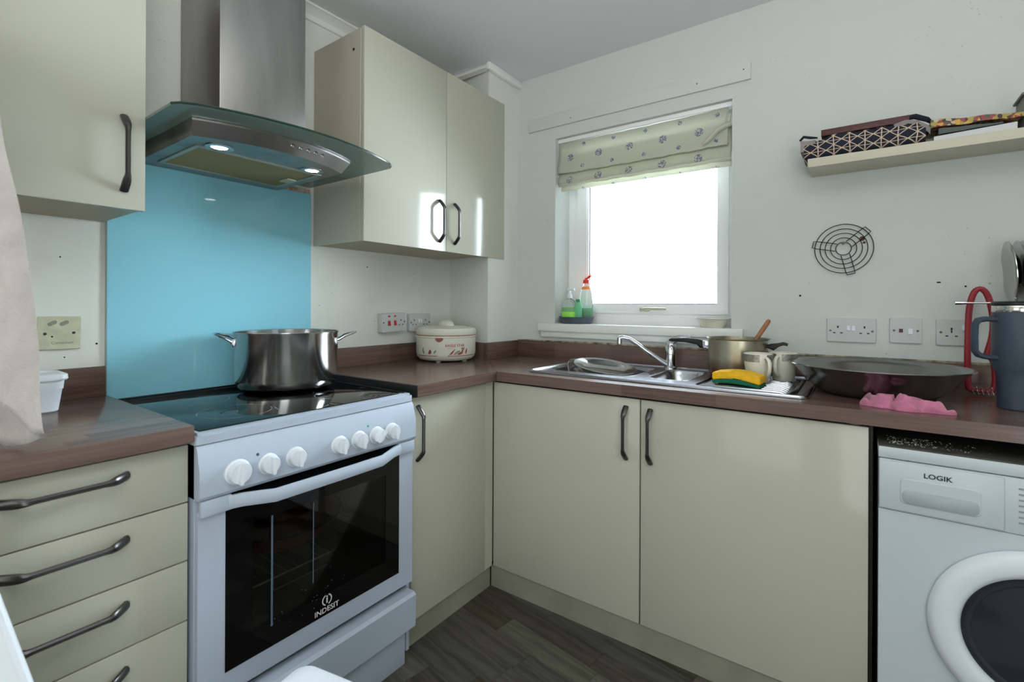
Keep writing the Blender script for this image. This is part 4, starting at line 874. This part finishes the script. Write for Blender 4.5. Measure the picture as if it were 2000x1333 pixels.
b = MB(); b.loft([[V((x, y, z)) for y, z in ((-.155, SHZ+.03), (-.158, SHZ+.07+d), (-.10, SHZ+.078+d), (-.05, SHZ+.07+d), (-.06, SHZ+.03))] for x, d in ((1.680, .0), (1.70, -.004), (1.725, -.004))]); b.build('folded_flap', LIN, bg_, 60)
b = MB(); b.tube([(1.678, -.15, SHZ+.073), (1.69, -.157, SHZ+.083), (1.71, -.155, SHZ+.077), (1.73, -.14, SHZ+.077)], [.004, .005, .005, .003], 8); b.build('hem', NAV, bg_)
bo = thing('cardboard_box', 'flat dark red-brown box lying in the top of the lattice bag on the shelf', 'box', (1.86, -.08, SHZ+.08))
MB().box(1.742, 1.985, -.145, -.04, SHZ+.079, SHZ+.101, .002).build('box_body', mat('maroon_card', (92, 52, 50), .5, var=.35, vscale=50), bo)
mg = thing('magazine', 'colourful glossy magazine lying on papers on the shelf', 'magazine', (2.14, -.09, SHZ+.035))
MAG = mat('magazine_print', (170, 150, 60), .35); e = NT(MAG); e.xyz(); vv = e.vor(95)
hsv = nd(e.nt, 'ShaderNodeValToRGB'); cr = hsv.color_ramp; cr.interpolation = 'CONSTANT'
cols = [(170, 146, 60), (120, 30, 40), (60, 34, 30), (196, 178, 150), (150, 60, 62), (206, 160, 50), (70, 84, 50)]
sp_ = nd(e.nt, 'ShaderNodeSeparateXYZ'); e.L(vv['Color'], sp_.inputs[0]); e.L(sp_.outputs[0], hsv.inputs[0])
while len(cr.elements) < len(cols): cr.elements.new(.5)
for i, c_ in enumerate(cols): cr.elements[i].position = i/len(cols); cr.elements[i].color = (*s2l(c_), 1)
e.L(hsv.outputs[0], e.p.inputs['Base Color'])
def slab(x0, x1, z0, z1, t0, t1, m_, par, name, ya_=-.16, yb_=-.03, n=12, wv=.002):
    b = MB(); b.loft([[V((x0+(x1-x0)*i/n, y, z0+(z1-z0)*i/n+wv*math.sin(i*1.1)+dz)) for y, dz in ((ya_, 0), (yb_, 0), (yb_, t0+(t1-t0)*i/n), (ya_, t0+(t1-t0)*i/n))] for i in range(n+1)]); return b.build(name, m_, par, 40)
slab(2.036, 2.25, SHZ+.042, SHZ+.034, .024, .012, MAG, mg, 'cover')
pa = thing('paper_stack', 'white papers and a grey folder under the magazine on the shelf', 'papers', (2.14, -.09, SHZ))
slab(2.044, 2.23, SHZ+.001, SHZ+.001, .012, .02, mat('white_paper', (214, 214, 216), .7), pa, 'papers', wv=0, ya_=-.158)
slab(2.055, 2.2, SHZ+.018, SHZ+.022, .018, .004, mat('grey_green_card', (72, 82, 78), .5), pa, 'folder', wv=.0005)
be = thing('bookend', 'grey metal bookend standing on the shelf at the right edge', 'bookend', (2.27, -.1, SHZ))
b = MB(); b.box(2.246, 2.285, -.15, -.05, SHZ+.001, SHZ+.098, .002); b.build('upright', mat('grey_metal', (120, 122, 122), .5), be)
b = MB(); b.box(2.240, 2.292, -.155, -.045, SHZ+.098, SHZ+.106, .002); b.build('cap', bpy.data.materials['grey_metal'], be)

# ------------------------------------------------------------------ washing machine
MX0, MX1, MY, MT = 1.897, 2.497, -.60, .829
wm = thing('washing_machine', 'white front-loading washing machine under the worktop at the right edge', 'washing machine', (2.2, -.3, 0))
b = MB(); b.plate([(MX0, .01), (MX1, .01), (MX1, .663), (MX0, .663)], [[(2.197+.17*math.cos(2*PI*k/40), .43+.17*math.sin(2*PI*k/40)) for k in range(40)]], 'y', MY+.004, MY+.02); b.build('front_panel', MACH, wm, 0)
b = MB(); b.box(MX0, MX0+.01, MY+.02, -.05, .01, .79); b.box(MX1-.01, MX1, MY+.02, -.05, .01, .79); b.box(MX0, MX1, -.06, -.05, .01, .79); b.box(MX0, MX1, MY+.02, -.05, .0, .012); b.build('cabinet', MACH, wm, 0)
MB().box(MX0-.001, MX1+.001, MY, -.04, .796, MT-.004, .003).build('top_panel', MACH, wm)
tp_ = MB().box(MX0, MX1, MY+.002, -.05, MT-.005, MT, .001).build('shaded_top', mat('shaded_dusty_top', (72, 70, 64), .6, var=.4, vscale=30), wm)  # shade under the worktop put into this dark top sheet, with dusty mottling
b = MB()
for k in range(150):
    x = MX0+.02+abs(random.gauss(0, .08)); y = MY+.03+random.random()*.09; r = random.uniform(.0008, .002)
    if x < MX1: b.lathe([(r, 0), (r*.7, r*.8), (0, r)], (x, y, MT), seg=5)
b.build('crumbs', mat('crumbs', (190, 188, 176), .8), tp_)['kind'] = 'stuff'
cpn = MB().box(MX0, MX1, MY, MY+.02, .664, .794, .004).build('control_panel', MACH, wm)
MB().box(MX0+.001, 2.129, MY-.003, MY, .668, .791, .002).build('drawer_front', MACH, wm)
b = MB(); ring0 = rrect(1.940, 2.09, .688, .752, .012); 
b.loft([[V((p[0], MY-.0035, p[1])) for p in rrect(1.940, 2.09, .688, .752, .010)], [V((p[0], MY-.0055, p[1])) for p in rrect(1.942, 2.088, .690, .750, .010)]]); b.build('drawer_flap', MACH, wm)
b = MB(); b.loft([[V((p[0], MY-.0056, p[1])) for p in rrect(1.943, 2.087, .689, .724, .014)], [V((p[0], MY-.0066, p[1])) for p in rrect(1.945, 2.085, .691, .722, .012)]]); b.build('pull_recess', mat('recess_grey', (168, 177, 181), .35), wm)
text_mb('LOGIK', .0165, (2.012, MY-.0033, .7655), (1, 0, 0), (0, 0, 1), bold=.0004, sx=1.1).build('logo_lettering', mat('logo_dark', (40, 44, 48), .5), wm, 0)
b = MB()
for k in range(7): slot(b, (2.158, MY-.0003, .77-k*.013), (1, 0, 0), (0, 0, 1), .012, .004, (0, -1, 0), 0, 0)
b.build('programme_marks', mat('faint_grey_print', (150, 156, 158), .6), cpn, 0)
MB().lathe([(.03, 0), (.028, -.02), (0, -.022)], (2.24, MY, .73), 'y', 32).build('programme_dial', MACH, cpn)
dc = (2.197, MY, .43)
dw = MB().lathe([(.2, .003), (.204, -.004), (.200, -.014), (.188, -.021), (.160, -.024), (.148, -.018), (.143, -.006), (.143, .01)], dc, 'y', 72, caps=False).build('door_ring', WHITEPL, wm, 50)
SMK = mat('smoked_door_glass', (46, 49, 54), .07, trans=.0, spec=.6)
MB().lathe([(.1435, -.004), (.13, -.006), (.11, -.0), (.1, .012), (.0, .03)], dc, 'y', 56).build('door_glass', SMK, dw, 60)
b = MB()
for rr, nn in ((.035, 8), (.055, 13), (.075, 18), (.092, 22)):
    for k in range(nn):
        a = 2*PI*k/nn+rr*9; hh_ = .012+(.1-rr)/.1*.018-.0012
        b.lathe([(.0032, 0), (0, -.0008)], (dc[0]+rr*math.cos(a), MY+hh_-.001, dc[2]+rr*math.sin(a)), 'y', 6)
b.build('drum_holes', DARK, dw, 0)['kind'] = 'stuff'

# ------------------------------------------------------------------ foreground: towel, board, bin
tw = thing('tea_towel', 'thick grey-beige towel hanging at the left edge beside the wall cabinet', 'towel', (.55, -2.05, 1.3))
D0 = .83
def tp3(lat, d, z): return CP*1-V((0, 0, CP.z))+Fw*d+R0*lat+V((0, 0, z))
b = MB(); NU, NVv = 40, 50; grid = []
for j in range(NVv+1):
    t = j/NVv; row = []
    for i in range(NU+1):
        s = i/NU                                  # 0 front layer left edge, .5 fold, 1 rear layer left edge
        zt = 1.72; fold_lat = (-.946+.118*t)*.965
        if s < .5: k = s/.5; zbot = .950+(1-k)*.25; dd_ = -.022*math.sin(PI*min(k, .999))-.0
        else: k = 1-(s-.5)/.5; zbot = .956-.040*math.sin(min((1-k)/.3, 1)*PI/2)+max(0, .7-k)*.17; dd_ = .085*math.sin(PI*.5*min(1, (1-k)*2.6))
        z = zt+(zbot-zt)*t; wid = .08+.16*t
        lat = (fold_lat-(1-k)*wid)*(1+max(0, dd_)*(.35+.65*t)/D0)
        row.append(b.bm.verts.new(tp3(lat+.004*noise.noise(V((s*6, t*5, 2)))-(.012 if abs(s-.5) < .02 else 0)*0, D0+dd_*(.35+.65*t)+.012*noise.noise(V((s*9, t*4, 0)))*(1.3), z)))
    grid.append(row)
for j in range(NVv):
    for i in range(NU): b.bm.faces.new((grid[j][i], grid[j][i+1], grid[j+1][i+1], grid[j+1][i]))
b.build('towel_cloth', TOWEL, tw, 80, solid=.007)
hem = MB(); hem.tube([v for v in [tuple(p.co) for p in []]] or [(0, 0, 0), (0, 0, .001)], .0001, 4); hem.bm.free()
hk = MB(); hk.tube([(.545, -2.105, 1.74), (.555, -2.075, 1.735), (.56, -2.06, 1.72), (.555, -2.055, 1.705), (.55, -2.07, 1.70)], .004, 8); hk.build('door_hook', CHROME, wl)
bd_ = thing('white_board', 'white smooth panel with a raised bright edge leaning at the bottom left corner', 'panel', (.8, -2.05, 0))
e0, e1 = tp3(-.527, .75, 0), tp3(-.85, .75, .846); dn_ = V((-.12, -1, 0)).normalized()*.3; th_ = V((1, -.12, 0)).normalized()*.012
b = MB(); b.loft([[e0, e0+dn_, e0+dn_+th_, e0+th_], [e1, e1+dn_, e1+dn_+th_, e1+th_]]); b.build('panel_face', WHITEPL, bd_, 0)
b = MB(); b.tube([e0+th_*.5+V((0, 0, .008)), e1+th_*.5], .0085, 10); b.build('rolled_edge', WHITEPL, bd_)
bn = thing('bin', 'white plastic bin with a flat rounded lid in front of the oven', 'bin', (1.0, -1.75, 0))
th_a = math.radians(12)
def bring(ins, z): 
    return [V((.935+ (p[0])*math.cos(th_a)*1-(p[1])*math.sin(th_a)+0, -1.62+p[0]*math.sin(th_a)+p[1]*math.cos(th_a), z)) for p in rrect(0+ins-.01, .26-ins, -.30+ins, 0.01-ins, .03)]
MB().loft([bring(.035, 0), bring(.03, .01), bring(.012, .425)]).build('bin_body', WHITEPL, bn)
MB().loft([bring(.006, .425), bring(.0, .43), bring(.0, .443), bring(.006, .449), bring(.02, .451)]).build('bin_lid', WHITEPL, bn)
